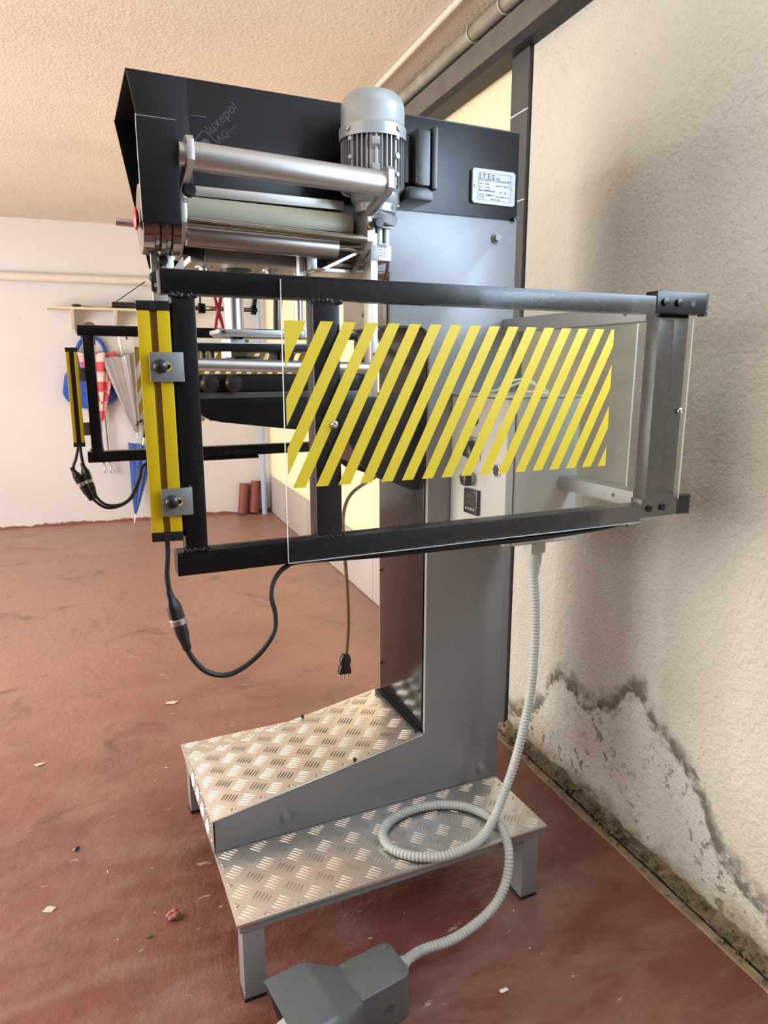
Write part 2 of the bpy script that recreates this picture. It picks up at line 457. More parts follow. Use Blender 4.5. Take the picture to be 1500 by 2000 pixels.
def text(body, size, mat, parent, loc, rot, name='lettering', width=None, bold=0.0):
    cu = bpy.data.curves.new(name, 'FONT')
    cu.body = body; cu.size = size; cu.extrude = 0.0002; cu.resolution_u = 2; cu.offset = bold
    cu.materials.append(MT[mat])
    o = bpy.data.objects.new(name, cu); COL.objects.link(o)
    o.parent = parent
    o.location = Vector(loc) - ORG[parent.name]
    o.rotation_euler = rot
    bpy.context.view_layer.update()
    if width: o.scale.x = width / max(o.dimensions.x, 1e-6)
    me = bpy.data.meshes.new_from_object(o.evaluated_get(bpy.context.evaluated_depsgraph_get()))
    me.name = name
    q = bpy.data.objects.new(name, me); COL.objects.link(q)
    q.parent = parent; q.location = o.location; q.rotation_euler = o.rotation_euler; q.scale = o.scale
    bpy.data.objects.remove(o); bpy.data.curves.remove(cu)
    o = q
    ORG[o.name] = ORG[parent.name]
    return o
def hexhead(p, d, r, h):
    return MB().cyl(p, Vector(p) + Vector(d).normalized() * h, r, 6)

# ------------------------------------------------------------------ room
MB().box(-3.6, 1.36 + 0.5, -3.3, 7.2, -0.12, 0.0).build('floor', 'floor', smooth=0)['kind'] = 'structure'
MB().box(-3.6, 2.1, -3.3, 7.2, 2.62, 2.74).build('ceiling', 'ceiling', smooth=0)['kind'] = 'structure'
WR_ROT = -math.atan(0.055)
def on_right(o):
    o.location = (1.362, 0, 0); o.rotation_euler = (0, 0, WR_ROT); return o
# right wall: local x outward, y along, with the window opening behind the camera's shoulder
wr = MB()
wr.box(0, 0.24, 1.00, 2.085, -0.02, 2.70)
wr.box(0, 0.24, -0.34, 1.00, -0.02, 1.57)
wr.box(0, 0.24, -0.34, 1.00, 2.40, 2.70)
wr.box(0, 0.24, -3.3, -0.34, -0.02, 2.70)
o = on_right(wr.build('wall_right', 'wall_right', smooth=0)); o['kind'] = 'structure'
# window in the right wall, out of the frame
win = bpy.data.objects.new('window_1', None); COL.objects.link(win); on_right(win); win['kind'] = 'structure'; ORG['window_1'] = Vector()
fr = MB()
for a in ((0.14, 0.19, -0.34, -0.30, 1.57, 2.40), (0.14, 0.19, 0.96, 1.00, 1.57, 2.40), (0.14, 0.19, -0.30, 0.96, 1.57, 1.61), (0.14, 0.19, -0.30, 0.96, 2.36, 2.40), (0.14, 0.19, 0.31, 0.35, 1.61, 2.36)):
    fr.box(*a)
fr.build('window_frame', 'whiteplastic', win, smooth=0)
# header above the sliding door and far stretch of the right side
o = on_right(MB().box(0.03, 0.24, 2.085, 7.0, 2.50, 2.70).build('trim_1', 'ceiling', smooth=0)); o['kind'] = 'structure'
# sliding door
door = bpy.data.objects.new('door_1', None); COL.objects.link(door); on_right(door); door['kind'] = 'structure'; ORG['door_1'] = Vector()
door['label'] = 'backlit translucent sliding door with dark grey frame beside the plaster wall'
MB().box(-0.012, 0.045, 2.092, 2.200, 0.0, 2.44).build('stile', 'darkgreyframe', door, 0.002)
for zz in (2.24, 1.96, 1.63, 1.30, 0.9):
    MB().cyl((-0.013, 2.090, zz), (-0.013, 2.202, zz), 0.003, 8).build('tie_wire', 'pipewhite', door)
ys_ = [2.203, 2.95, 3.72, 4.49, 5.26, 6.03, 6.78]
for i in range(6):
    y0, y1 = ys_[i], ys_[i + 1]
    MB().box(0.05, 0.060, y0 + 0.004, y1 - 0.004, 0.36, 2.44).build('pane', 'translucent', door, smooth=0)
    MB().box(0.035, 0.062, y0 + 0.002, y1 - 0.002, 0.005, 0.36).build('kick_panel', 'kick', door, 0.003)
# track, dark slot and hood of the track
tr = MB()
tr.prism([(-0.05, 2.455), (0.06, 2.455), (0.06, 2.56), (-0.03, 2.56), (-0.05, 2.54)], 'y', -3.2, 6.9)
o = on_right(tr.build('trim_2', 'railgrey', smooth=0)); o['kind'] = 'structure'
o = on_right(MB().box(-0.052, 0.03, -3.2, 6.9, 2.425, 2.458).build('trim_3', 'rubber', smooth=0)); o['kind'] = 'structure'
# far wall, left wall, near wall with gate openings
WF_ROT = -math.atan(0.08)
def on_far(o):
    o.location = (0, 6.80, 0); o.rotation_euler = (0, 0, WF_ROT); return o
o = on_far(MB().box(-3.9, 2.1, 0, 0.2, -0.02, 2.70).build('wall_far', 'far', smooth=0)); o['kind'] = 'structure'
wl = MB(); wl.box(-3.6, -3.4, -3.3, -1.15, 0, 2.7); wl.box(-3.6, -3.4, -1.15, 1.15, 0, 1.42); wl.box(-3.6, -3.4, -1.15, 1.15, 2.38, 2.7); wl.box(-3.6, -3.4, 1.15, 2.1, 0, 2.7); wl.box(-3.6, -3.4, 4.9, 7.2, 0, 2.7); wl.box(-3.6, -3.4, 2.1, 4.9, 2.45, 2.7)
o = wl.build('wall_left', 'far', smooth=0); o['kind'] = 'structure'
wn = MB(); wn.box(-3.6, 1.4, -3.3, -3.1, 0, 2.7)
o = wn.build('wall_near', 'darkwall', smooth=0); o['kind'] = 'structure'
# crumbled mortar fillet and kerb along the foot of the plaster wall
def smooth_noise(n, seed, amp, k):
    r_ = random.Random(seed); a = [r_.uniform(-1, 1) for _ in range(n // k + 4)]
    return [amp * (a[i // k] * (1 - (i % k) / k) + a[i // k + 1] * ((i % k) / k)) for i in range(n + 1)]
kb = MB(); ny = 420
n1, n2, n3, n4 = smooth_noise(ny, 1, 0.010, 9), smooth_noise(ny, 2, 0.005, 3), smooth_noise(ny, 3, 0.008, 14), smooth_noise(ny, 4, 0.004, 2)
for i in range(ny + 1):
    y = -0.8 + i * (2.92 / ny)
    h = 0.030 + n1[i] + n2[i]; a = 0.030 + n3[i] * 0.4 + n4[i] * 0.4
    kb.v += [Vector(q) for q in ((-a, y, -0.003), (-a * 0.95, y, 0.008 + n4[i]), (-a * 0.7, y, h * 0.45 + n2[i] * 0.6), (-a * 0.4, y, h * 0.75 + n4[i]), (-a * 0.15, y, h + n4[i] * 0.6), (0.006, y, h + 0.010))]
for i in range(ny):
    for j in range(5): kb.f.append((i * 6 + j, (i + 1) * 6 + j, (i + 1) * 6 + j + 1, i * 6 + j + 1))
o = on_right(kb.build('baseboard_right', 'kerb', smooth=0)); o['kind'] = 'structure'
ks = MB(); n5 = smooth_noise(ny, 6, 0.004, 12)
for i in range(ny + 1):
    y = -0.8 + i * (2.92 / ny)
    ks.v += [Vector(q) for q in ((-0.066 + n5[i], y, -0.002), (-0.062 + n5[i], y, 0.0035 + n4[i] * 0.2), (-0.040, y, 0.005), (-0.0385, y, -0.004))]
for i in range(ny):
    for j in range(3): ks.f.append((i * 4 + j, (i + 1) * 4 + j, (i + 1) * 4 + j + 1, i * 4 + j + 1))
o = on_right(ks.build('trim_4', 'screed', smooth=0)); o['kind'] = 'structure'
o = on_right(MB().box(-0.040, -0.025, -0.8, 2.12, -0.01, 0.0012).build('trim_5', 'rubber', smooth=0)); o['kind'] = 'structure'
# loose grit and flaked mortar lying on the kerb
gr = MB(); rg = random.Random(11)
for i in range(900):
    y = rg.uniform(0.3, 2.1); x = -abs(rg.gauss(0.0, 0.020)) - 0.012
    s_ = rg.choice([0.002, 0.003, 0.004, 0.006, 0.010]) * rg.uniform(0.7, 1.3)
    c = Vector((x, y, max(0.008, 0.036 + x * 0.7) + s_ * 0.2))
    V = [c + Vector((rg.uniform(-1, 1), rg.uniform(-1, 1), rg.uniform(-0.6, 0.6))).normalized() * s_ for _ in range(4)]
    gr.add(V, [(0, 1, 2), (0, 3, 1), (1, 3, 2), (2, 3, 0)])
o = on_right(gr.build('mortar_grit', 'grime', smooth=0)); tag(o, 'brown crumbled grit lying along the foot of the stained plaster wall', 'grit', kind='stuff')
gr = MB(); rg = random.Random(5)
for i in range(150):
    x = rg.uniform(-0.6, 1.3); y = rg.uniform(0.95, 3.4); s_ = rg.choice([0.0008, 0.0012, 0.0016, 0.003])
    c = Vector((x, y, s_ * 0.2)); a = rg.uniform(0, PI)
    u = Vector((math.cos(a), math.sin(a), 0)) * s_ * rg.uniform(1, 3); v_ = Vector((-math.sin(a), math.cos(a), 0)) * s_ * 0.6
    gr.add([c - u, c + v_, c + u, c - v_, c + Vector((0, 0, s_ * 0.6))], [(0, 1, 4), (1, 2, 4), (2, 3, 4), (3, 0, 4), (3, 2, 1, 0)])
tag(gr.build('floor_specks', 'whiteplastic', smooth=0), 'tiny pale plaster specks scattered over the red floor', 'specks', kind='stuff')

# pipes and conduits
o = on_right(MB().cyl((-0.175, -2.0, 2.61), (-0.175, 6.7, 2.61), 0.011, 10).build('ceiling_conduit', 'ceiling'))
tag(o, 'thin white conduit running along the ceiling left of the motor top', 'conduit')
cp = thing('clear_pipe', 'glossy grey pipe on the ceiling edge beside the door track', 'pipe', (1.362, 0, 0)); cp.rotation_euler = (0, 0, WR_ROT); ORG[cp.name] = Vector()
MB().cyl((-0.045, -2.0, 2.585), (-0.045, 6.3, 2.585), 0.026, 16).build('pipe_run', 'clearpipe', cp)
for yy in (2.20, 2.42, 3.4):
    MB().sweep(spline([(-0.045 + 0.030 * math.cos(t), yy, 2.585 + 0.030 * math.sin(t)) for t in [2 * PI * i / 10 for i in range(10)]], 2, True), 0.003, 6, closed=True).build('clamp_ring', 'pipewhite', cp)
o = on_far(MB().cyl((-3.4, -0.045, 2.15), (1.72, -0.045, 2.15), 0.036, 16).build('wall_pipe', 'pipewhite'))
tag(o, 'white pipe running level along the far wall above the shelf', 'pipe')
o = MB().cyl((1.68, 6.56, 0.0), (1.68, 6.56, 2.6), 0.027, 16).build('corner_downpipe', 'pipeblue'); tag(o, 'pale blue downpipe standing in the far corner beside the translucent door', 'pipe')

# ------------------------------------------------------------------ the press
YC = 1.711
def my(y): return 2 * YC - y
press = thing('stamping_press', 'grey and black stamping press with yellow striped guards, motor and checker plate step', 'machine', (0.66, YC, 0))
def arc(cx_, cz_, r, a0, a1, n=6): return [(cx_ + r * math.cos(math.radians(a0 + (a1 - a0) * i / n)), cz_ + r * math.sin(math.radians(a0 + (a1 - a0) * i / n))) for i in range(n + 1)]
plate = [(0.244, 0.216), (1.072, 0.216), (1.072, 1.780), (0.290, 1.780), (0.290, 1.6225), (0.720, 1.6225), (0.720, 1.500)] + arc(0.796, 1.468, 0.032, 90, 0, 5) + [(0.828, 0.402), (0.244, 0.302)]
for nm, y0 in (('near', 1.557), ('far', 1.855)):
    o = MB().prism(plate, 'y', y0, y0 + 0.012).build('side_plate', 'grey', press, 0.0012)
MB().box(0.824, 0.8275, 1.571, 1.853, 0.406, 1.468).build('front_panel', 'blackglossy', press, 0.001)
MB().box(0.716, 0.7195, 1.571, 1.853, 1.500, 1.620).build('throat_panel', 'brownroll', press, 0.001)
MB().prism([(0.7195, 1.4995), (0.796, 1.4995)] + arc(0.796, 1.468, 0.0315, 90, 0, 5) + [(0.8245, 1.468)] + arc(0.796, 1.468, 0.029, 0, 90, 5) + [(0.7195, 1.497)], 'y', 1.571, 1.853).build('throat_liner', 'blackglossy', press)
MB().box(1.066, 1.0705, 1.571, 1.853, 0.22, 1.757).build('back_panel', 'grey', press)
# fixing bolts
for x, z, r in ((1.012, 1.718, 0.0115), (0.426, 0.269, 0.0125), (1.015, 0.257, 0.0125), (0.98, 0.62, 0.002)):
    if r > 0.01:
        b = hexhead((x, 1.553, z), (0, -1, 0), r * 0.88, 0.009).build('bolt', 'grey2', press, 0.0008)
        MB().cyl((x, 1.557, z), (x, 1.5525, z), r * 1.12, 20).build('washer', 'grey2', b)
for zz in (0.50, 0.80, 1.10):
    MB().ball((0.823, 1.845, zz), 0.004, 0.004, 0.004, 8, 6).build('screw', 'plastic', press)
for zz in (0.52, 0.86):
    MB().ball((0.823, 1.585, zz), 0.003, 0.003, 0.003, 8, 6).build('screw', 'plastic', press)

# black hood over the head
hoodpoly = [(0.156, 1.964), (1.069, 1.964), (1.069, 1.763), (0.286, 1.760), (0.286, 1.622), (0.213, 1.640)]
hood = MB().prism(hoodpoly, 'y', 1.5535, 1.5565).build('hood', 'black', press, 0.0006)
MB().prism([(0.154, 1.966), (1.069, 1.966), (1.069, 1.763), (0.286, 1.760), (0.286, 1.622), (0.211, 1.640)], 'y', 1.8675, 1.8705).build('far_panel', 'black', hood)
MB().box(0.155, 1.070, 1.5535, 1.8705, 1.964, 1.967).build('top_panel', 'black', hood)
MB().prism([(0.1555, 1.9655), (0.269, 1.9655), (0.2735, 1.762), (0.201, 1.742)], 'y', 1.5515, 1.5535).build('front_overlap', 'black', hood, 0.0005)
MB().prism([(0.275, 1.96), (0.278, 1.96), (0.278, 1.63), (0.275, 1.63)], 'y', 1.5565, 1.8675).build('inner_bulkhead', 'black', hood)
for x, z in ((1.060, 1.765), (1.066, 1.768)):
    MB().cyl((x, 1.5535, z), (x, 1.545, z), 0.005, 10).build('screw', 'plastic', hood)
MB().cyl((0.262, 1.553, 1.735), (0.262, 1.549, 1.735), 0.0045, 12).build('rivet', 'zinc', hood)
rt = (PI / 2, math.radians(-46), 0)
rtx = Matrix.Rotation(PI / 2, 4, 'X')
def hood_text(s, size, x, z, deg):
    o = text(s, size, 'faintprint', hood, (x, 1.5533, z), (0, 0, 0), 'print')
    o.rotation_euler = (rtx @ Matrix.Rotation(math.radians(deg), 4, 'Z')).to_euler()
    return o
hood_text('luxepol', 0.0285, 0.313, 1.866, 45)
hood_text('AQ', 0.0200, 0.331, 1.853, 45)
hood_text('system', 0.0085, 0.353, 1.877, 45)
lg = MB()
c0 = Vector((0.302, 1.5531, 1.848))
for a in range(4):
    p = Matrix.Rotation(math.radians(-52), 4, 'Y')
    lo, hi = ((-0.021, 0.021, -0.021, -0.0185), (-0.021, 0.021, 0.0185, 0.021), (-0.021, -0.0185, -0.021, 0.021), (0.0185, 0.021, -0.021, 0.021))[a][:2], ((-0.021, 0.021, -0.021, -0.0185), (-0.021, 0.021, 0.0185, 0.021), (-0.021, -0.0185, -0.021, 0.021), (0.0185, 0.021, -0.021, 0.021))[a][2:]
    b = MB().box(lo[0], lo[1], -0.0001, 0.0003, hi[0], hi[1])
    lg.add([c0 + p @ q for q in b.v], b.f)
b = MB().cyl((0, -0.0001, 0), (0, 0.0003, 0), 0.011, 18); lg.add([c0 + Matrix.Rotation(math.radians(-52), 4, 'Y') @ q for q in b.v], b.f)
lg.build('printed_emblem', 'faintprint', hood, smooth=0)
MB().box(0.276, 0.306, 1.5531, 1.5534, 1.8995, 1.9000).build('scratch', 'zinc', hood, smooth=0)

# nameplate
npl = MB().prism([(0.9380, 1.793), (1.0510, 1.793), (1.0560, 1.798), (1.0560, 1.867), (1.0510, 1.872), (0.9380, 1.872), (0.9330, 1.867), (0.9330, 1.798)], 'y', 1.5455, 1.5535).build('nameplate', 'plate', press, 0.0008)
for x in (0.9415, 1.0495):
    s_ = MB().cyl((x, 1.5455, 1.833), (x, 1.5435, 1.833), 0.0036, 14).build('plate_screw', 'brass', npl)
def bd(x0, x1, z0, z1): return MB().box(x0, x1, 1.5452, 1.5456, z0, z1)
q = MB()
for a in ((0.9490, 1.0430, 1.8625, 1.8632), (0.9490, 1.0430, 1.8015, 1.8022), (0.9490, 0.9497, 1.8015, 1.8632), (1.0423, 1.0430, 1.8015, 1.8632), (0.9490, 1.0430, 1.8445, 1.8452)):
    q.box(a[0], a[1], 1.5452, 1.5456, a[2], a[3])
q.build('printed_border', 'ink', npl, smooth=0)
def pt(s, size, x, z, width=None, bold=0.0): return text(s, size, 'ink', npl, (x, 1.5453, z), (PI / 2, 0, 0), 'lettering', width, bold)
pt('I.T.E.S.', 0.0155, 0.9515, 1.8500, 0.046, 0.00015)
pt('SRL', 0.0075, 1.0000, 1.8505, 0.012)
pt('Via San Salvatore, 5/B - 27036 Mortara (PV)', 0.0052, 0.9508, 1.8462, 0.090)
pt('Matr.  723/23', 0.0060, 0.9515, 1.8365, 0.030)
pt('Anno di f.  06/11/23', 0.0060, 0.9980, 1.8345, 0.041)
pt('Kw.   2.200', 0.0060, 0.9515, 1.8285, 0.029)
pt('Mod. HAMPRESS 40/1', 0.0060, 0.9515, 1.8210, 0.045, 0.0001)
pt('Volt   220', 0.0060, 1.0080, 1.8200, 0.022)
pt('CE', 0.0125, 0.9525, 1.8065, 0.013)
pt('Qualified by', 0.0058, 0.9700, 1.8120, 0.024, 0.0001)
pt('Franco Vitaloni e soci', 0.0050, 0.9990, 1.8105, 0.038)
pt('Made in Italy', 0.0050, 0.9850, 1.8036, 0.027)

# step platform
legs = None
for x, y in ((0.252, 1.315), (0.998, 1.315), (0.252, my(1.365)), (0.998, my(1.365))):
    lm = MB().box(x, x + 0.05, y, y + 0.05, 0.007, 0.186).build('platform_leg', 'grey', press, 0.003)
    MB().box(x - 0.001, x + 0.051, y - 0.001, y + 0.051, 0.0, 0.009).build('foot_cap', 'rubber', lm, 0.001)
pf = MB(); pf.box(0.246, 1.058, 1.312, 1.352, 0.185, 0.2075); pf.box(0.246, 1.058, my(1.352), my(1.312), 0.185, 0.2075); pf.box(0.246, 0.286, 1.352, my(1.352), 0.185, 0.2075); pf.box(1.018, 1.058, 1.352, my(1.352), 0.185, 0.2075)
pf.build('platform_frame', 'grey', press, 0.001)
def treads(name, parent, o, u, v, n, lu, lv, ou=0.0, ov=0.0):
    """five-bar relief on the rectangle o + a*u + b*v"""
    o, u, v, n = Vector(o), Vector(u).normalized(), Vector(v).normalized(), Vector(n).normalized()
    mb = MB(); PX, PY = 0.076, 0.070
    hl, hw, hh = 0.0175, 0.0024, 0.0016
    for typ in (0, 1):
        du = (u - v).normalized() if typ == 0 else (u + v).normalized()
        dv = (u + v).normalized() if typ == 0 else (v - u).normalized()
        i0 = -1
        for i in range(-1, int(lu / PX) + 2):
            for j in range(-1, int(lv / PY) + 2):
                a = i * PX + ou + typ * PX / 2; b = j * PY + ov + typ * PY / 2
                for k in range(-2, 3):
                    c = u * a + v * b + dv * (k * 0.0088)
                    L_ = hl
                    e = [c + du * L_, c - du * L_]
                    if not all(0.0015 < p.dot(u) < lu - 0.0015 and 0.0015 < p.dot(v) < lv - 0.0015 for p in e):
                        # shorten bars at the cut edge
                        ok = False
                        for s_ in (1, -1):
                            for L2 in (0.75, 0.5, 0.25):
                                c2 = c + du * s_ * hl * (1 - L2)
                                e2 = [c2 + du * hl * L2, c2 - du * hl * L2]
                                if all(0.0015 < p.dot(u) < lu - 0.0015 and 0.0015 < p.dot(v) < lv - 0.0015 for p in e2):
                                    c, L_, ok = c2, hl * L2, True; break
                            if ok: break
                        if not ok: continue
                    c = o + c
                    w_ = dv * hw
                    mb.add([c - du * L_, c - du * L_ * 0.5 - w_ * 0.85, c + du * L_ * 0.5 - w_ * 0.85, c + du * L_, c + du * L_ * 0.5 + w_ * 0.85, c - du * L_ * 0.5 + w_ * 0.85,
                            c - du * L_ * 0.6 + n * hh, c + du * L_ * 0.6 + n * hh],
                           [(0, 1, 6), (1, 2, 7, 6), (2, 3, 7), (3, 4, 7), (4, 5, 6, 7), (5, 0, 6)])
    r = mb.build(name, 'treadbar', parent, smooth=60); r['kind'] = 'stuff'
    return r
lp = MB().box(0.240, 1.064, 1.304, my(1.304), 0.2075, 0.2150).build('lower_step', 'tread', press, 0.0008)
treads('tread_relief', lp, (0.240, 1.304, 0.2150), (1, 0, 0), (0, 1, 0), (0, 0, 1), 0.824, 0.252, 0.032, 0.026)
treads('tread_relief', lp, (0.240, 1.868, 0.2150), (1, 0, 0), (0, 1, 0), (0, 0, 1), 0.824, 0.250, 0.032, 0.026)
sl = (0.402 - 0.302) / (0.828 - 0.244)
up_ = MB().prism([(0.238, 0.3015), (0.823, 0.4017), (0.823, 0.4052), (0.2365, 0.3050), (0.2365, 0.218), (0.2400, 0.218), (0.2400, 0.3018)], 'y', 1.5555, 1.8685).build('upper_step', 'tread', press, 0.0006)
un = Vector((-sl, 0, 1)).normalized()
treads('tread_relief', up_, (0.2375, 1.5555, 0.3052), (1, 0, sl), (0, 1, 0), un, 0.590, 0.313, 0.02, 0.03)
treads('tread_relief', up_, (0.2365, 1.8685, 0.218), (0, -1, 0), (0, 0, 1), (-1, 0, 0), 0.313, 0.086, 0.02, 0.03)
for x, y in ((0.455, 1.562), (0.57, 1.862), (0.62, 1.562)):
    if (x, y) == (0.455, 1.562): continue
    z = 0.305 + (x - 0.2375) * sl
    MB().cyl((x, y, z - 0.002), (x, y, z + 0.008), 0.005, 10).build('screw', 'plastic', up_)
# black edging where the step meets the column
MB().box(0.806, 0.8235, 1.575, 1.852, 0.4015, 0.412).build('edge_strip', 'rubber', press)

# ---------- press head, ram and bed
hp = MB().box(0.262, 0.735, 1.5705, 1.853, 1.6205, 1.634).build('head_plate', 'alu2', press, 0.001)
for x, y in ((0.302, 1.640), (0.452, 1.640), (0.302, 1.78), (0.452, 1.78)):
    b = MB().cyl((x, y, 1.6205), (x, y, 1.607), 0.011, 14).build('bolt', 'steel', hp)
    MB().cyl((x, y, 1.6205), (x, y, 1.6175), 0.020, 20).build('washer', 'steel', b)
MB().cyl((0.378, 1.66, 1.6208), (0.378, 1.66, 1.6190), 0.036, 28).build('ram_opening', 'rubber', hp)
MB().cyl((0.487, 1.52, 1.565), (0.487, 1.52, 1.637), 0.0085, 6).build('hex_spacer', 'steel', press)
MB().cyl((0.378, 1.70, 1.472), (0.378, 1.70, 1.6205), 0.0235, 24).build('ram_rod', 'steel', press)
MB().cyl((0.538, 1.70, 1.472), (0.538, 1.70, 1.6205), 0.0105, 16).build('guide_rod', 'steel', press)
MB().cyl((0.538, 1.63, 1.472), (0.538, 1.63, 1.6205), 0.0085, 16).build('guide_rod', 'steel', press)
rp = MB().prism([(0.345, 1.472), (0.60, 1.472), (0.60, 1.489), (0.332, 1.489), (0.332, 1.480)], 'y', 1.655, 1.775).build('ram_plate', 'alu', press, 0.001)
MB().cyl((0.342, 1.6555, 1.482), (0.342, 1.652, 1.482), 0.0045, 12).build('screw', 'rubber', rp)
MB().cyl((0.378, 1.70, 1.455), (0.378, 1.70, 1.467), 0.033, 6).build('ram_nut', 'zinc', press, 0.001)
MB().cyl((0.378, 1.70, 1.464), (0.378, 1.70, 1.474), 0.020, 20).build('ram_spacer', 'plastic', press)
hb = MB().box(0.262, 0.62, 1.615, 1.80, 1.438, 1.455).build('heater_plate', 'black', press, 0.001)
MB().box(0.262, 0.62, 1.617, 1.798, 1.4545, 1.4575).build('heater_trim', 'alu', hb)
for x in (0.29, 0.31, 0.475, 0.49):
    MB().cyl((x, 1.64, 1.405), (x, 1.64, 1.439), 0.006, 10).build('pin', 'plastic', hb)
MB().cyl((0.378, 1.70, 1.425), (0.378, 1.70, 1.439), 0.034, 6).build('lower_nut', 'zinc', hb)
MB().box(0.365, 0.43, 1.66, 1.74, 1.402, 1.427).build('die_holder', 'plastic', hb, 0.002)
MB().box(0.47, 0.51, 1.66, 1.74, 1.402, 1.439).build('die_holder', 'plastic', hb, 0.002)
# tie bars slanting up to the head
MB().sweep([(0.487, 1.735, 1.472), (0.492, 1.735, 1.606)], 0.006, 10).build('tie_bar', 'plastic', press)
MB().sweep([(0.50, 1.76, 1.49), (0.512, 1.76, 1.606)], 0.008, 10).build('tie_bar', 'steel', press)
# foil guide rod with sleeves and a red clip
fg = MB().cyl((0.275, 1.84, 1.548), (0.47, 1.84, 1.548), 0.0055, 10).build('foil_guide', 'chrome', press)
for x in (0.325, 0.33, 0.46):
    MB().cyl((x - 0.006, 1.84, 1.548), (x + 0.006, 1.84, 1.548), 0.012, 14).build('sleeve', 'plastic', fg)
MB().cyl((0.325, 1.84, 1.556), (0.325, 1.84, 1.606), 0.003, 8).build('hanger', 'plastic', fg)
MB().cyl((0.46, 1.84, 1.548), (0.470, 1.84, 1.606), 0.007, 8).build('hanger', 'plastic', fg)
rc = MB()
for s_ in (-1, 1):
    rc.sweep(spline([(0.368 + s_ * 0.010, 1.834, 1.498), (0.368 + s_ * 0.006, 1.832, 1.52), (0.368, 1.830, 1.542), (0.368 - s_ * 0.006, 1.832, 1.566), (0.368 - s_ * 0.010, 1.834, 1.592)], 5), [0.0045] * 21, 8)
rc.build('red_clip', 'red', fg)
# bed and lower arm
bed = MB().box(0.262, 0.66, 1.602, 1.82, 1.346, 1.386).build('bed', 'black', press, 0.006, 3)
bl = MB().box(0.255, 0.70, 1.598, 1.824, 1.333, 1.3465).build('bed_plate', 'darkgreyframe', press, 0.001)
for x in (0.292, 0.345):
    kn = MB().lathe([(0.012, 0.0), (0.019, 0.003), (0.021, 0.010), (0.020, 0.022), (0.014, 0.027), (0.0, 0.028)], (x, 1.602, 1.366), (0, -1, 0), 10).build('clamp_knob', 'plastic', bed)
for x in (0.54, 0.62):
    MB().cyl((x, 1.604, 1.366), (x, 1.594, 1.366), 0.007, 12).build('bed_bolt', 'plastic', bed)
armp = [(0.272, 1.333), (0.268, 1.308), (0.276, 1.294), (0.292, 1.285), (0.318, 1.279), (0.47, 1.259), (0.617, 1.243), (0.640, 1.200), (0.662, 1.160), (0.703, 1.126), (0.746, 1.1127), (0.802, 1.087), (0.8235, 1.087), (0.8235, 1.333)]
for y0 in (1.600, 1.812):
    MB().prism(armp, 'y', y0, y0 + 0.010).build('arm_plate', 'black', press, 0.0008)
MB().prism([p for p in armp[1:9]] + [(0.670, 1.170), (0.650, 1.21), (0.625, 1.252), (0.47, 1.267), (0.32, 1.287), (0.30, 1.294), (0.284, 1.304), (0.278, 1.316)], 'y', 1.610, 1.812).build('arm_skin', 'blackglossy', press)

# ---------- near foil unit: brackets, rollers, pulley box, motor
brk = [(1.330, 1.790), (1.375, 1.795), (1.395, 1.770), (1.40, 1.735), (1.47, 1.725), (1.555, 1.725), (1.555, 1.640), (1.600, 1.640), (1.555, 1.615), (1.500, 1.640), (1.435, 1.676), (1.428, 1.730), (1.335, 1.748)]
brk = [(1.322, 1.788), (1.330, 1.796), (1.372, 1.796), (1.385, 1.775), (1.395, 1.748), (1.452, 1.735), (1.5525, 1.735), (1.5525, 1.618), (1.535, 1.618), (1.440, 1.658), (1.430, 1.672), (1.430, 1.722), (1.335, 1.745), (1.322, 1.755)]
lb = MB().prism(brk, 'x', 0.2245, 0.2375).build('roller_bracket', 'alu', press, 0.0012)
rb = MB().prism([(y if y > 1.36 else y, z - 0.008) for y, z in brk], 'x', 0.6075, 0.6205).build('roller_bracket', 'alu', press, 0.0012)
MB().cyl((0.2375, 1.350, 1.768), (0.6075, 1.350, 1.759), 0.0238, 32).build('top_tube', 'alu', press, 0.0006)
MB().cyl((0.213, 1.350, 1.7685), (0.2245, 1.350, 1.768), 0.020, 28).build('tube_collar', 'steel', press, 0.001)
MB().cyl((0.2375, 1.437, 1.6755), (0.6075, 1.437, 1.6685), 0.0092, 20).build('guide_rod', 'chrome', press)
MB().cyl((0.2385, 1.515, 1.707), (0.600, 1.515, 1.703), 0.0300, 32).build('rubber_roller', 'cream', press, 0.002)
MB().cyl((0.600, 1.515, 1.703), (0.607, 1.515, 1.703), 0.010, 14).build('roller_journal', 'steel', press)
MB().cyl((0.2385, 1.478, 1.659), (0.556, 1.478, 1.653), 0.0235, 32).build('steel_roller', 'brownroll', press, 0.005)
MB().cyl((0.556, 1.478, 1.653), (0.607, 1.478, 1.653), 0.009, 14).build('roller_journal', 'chrome', press)
MB().prism([(1.505, 1.737), (1.548, 1.737), (1.548, 1.756), (1.505, 1.756)], 'x', 0.2375, 0.585).build('scraper_bar', 'alu2', press, 0.001)
# knobs on the brackets
def knob(p, d, r=0.0125):
    return MB().lathe([(r * 0.8, 0), (r, 0.002), (r, 0.012), (r * 0.85, 0.015), (0.0, 0.0152)], p, d, 12).build('clamp_knob', 'plastic', press)
knob((0.238, 1.408, 1.7225), (0, -1, 0))
MB().sweep(spline([(0.232 + 0.003 * math.cos(t), 1.412, 1.7065 + 0.003 * math.sin(t)) for t in [i * 1.0 for i in range(6)]], 2, True), 0.0016, 6, closed=True).build('clip_ring', 'zinc', press)
knob((0.627, 1.423, 1.698), (0, -1, 0), 0.0105)
MB().cyl((0.6075, 1.427, 1.690), (0.618, 1.427, 1.690), 0.004, 8).build('brass_stud', 'brass', press)
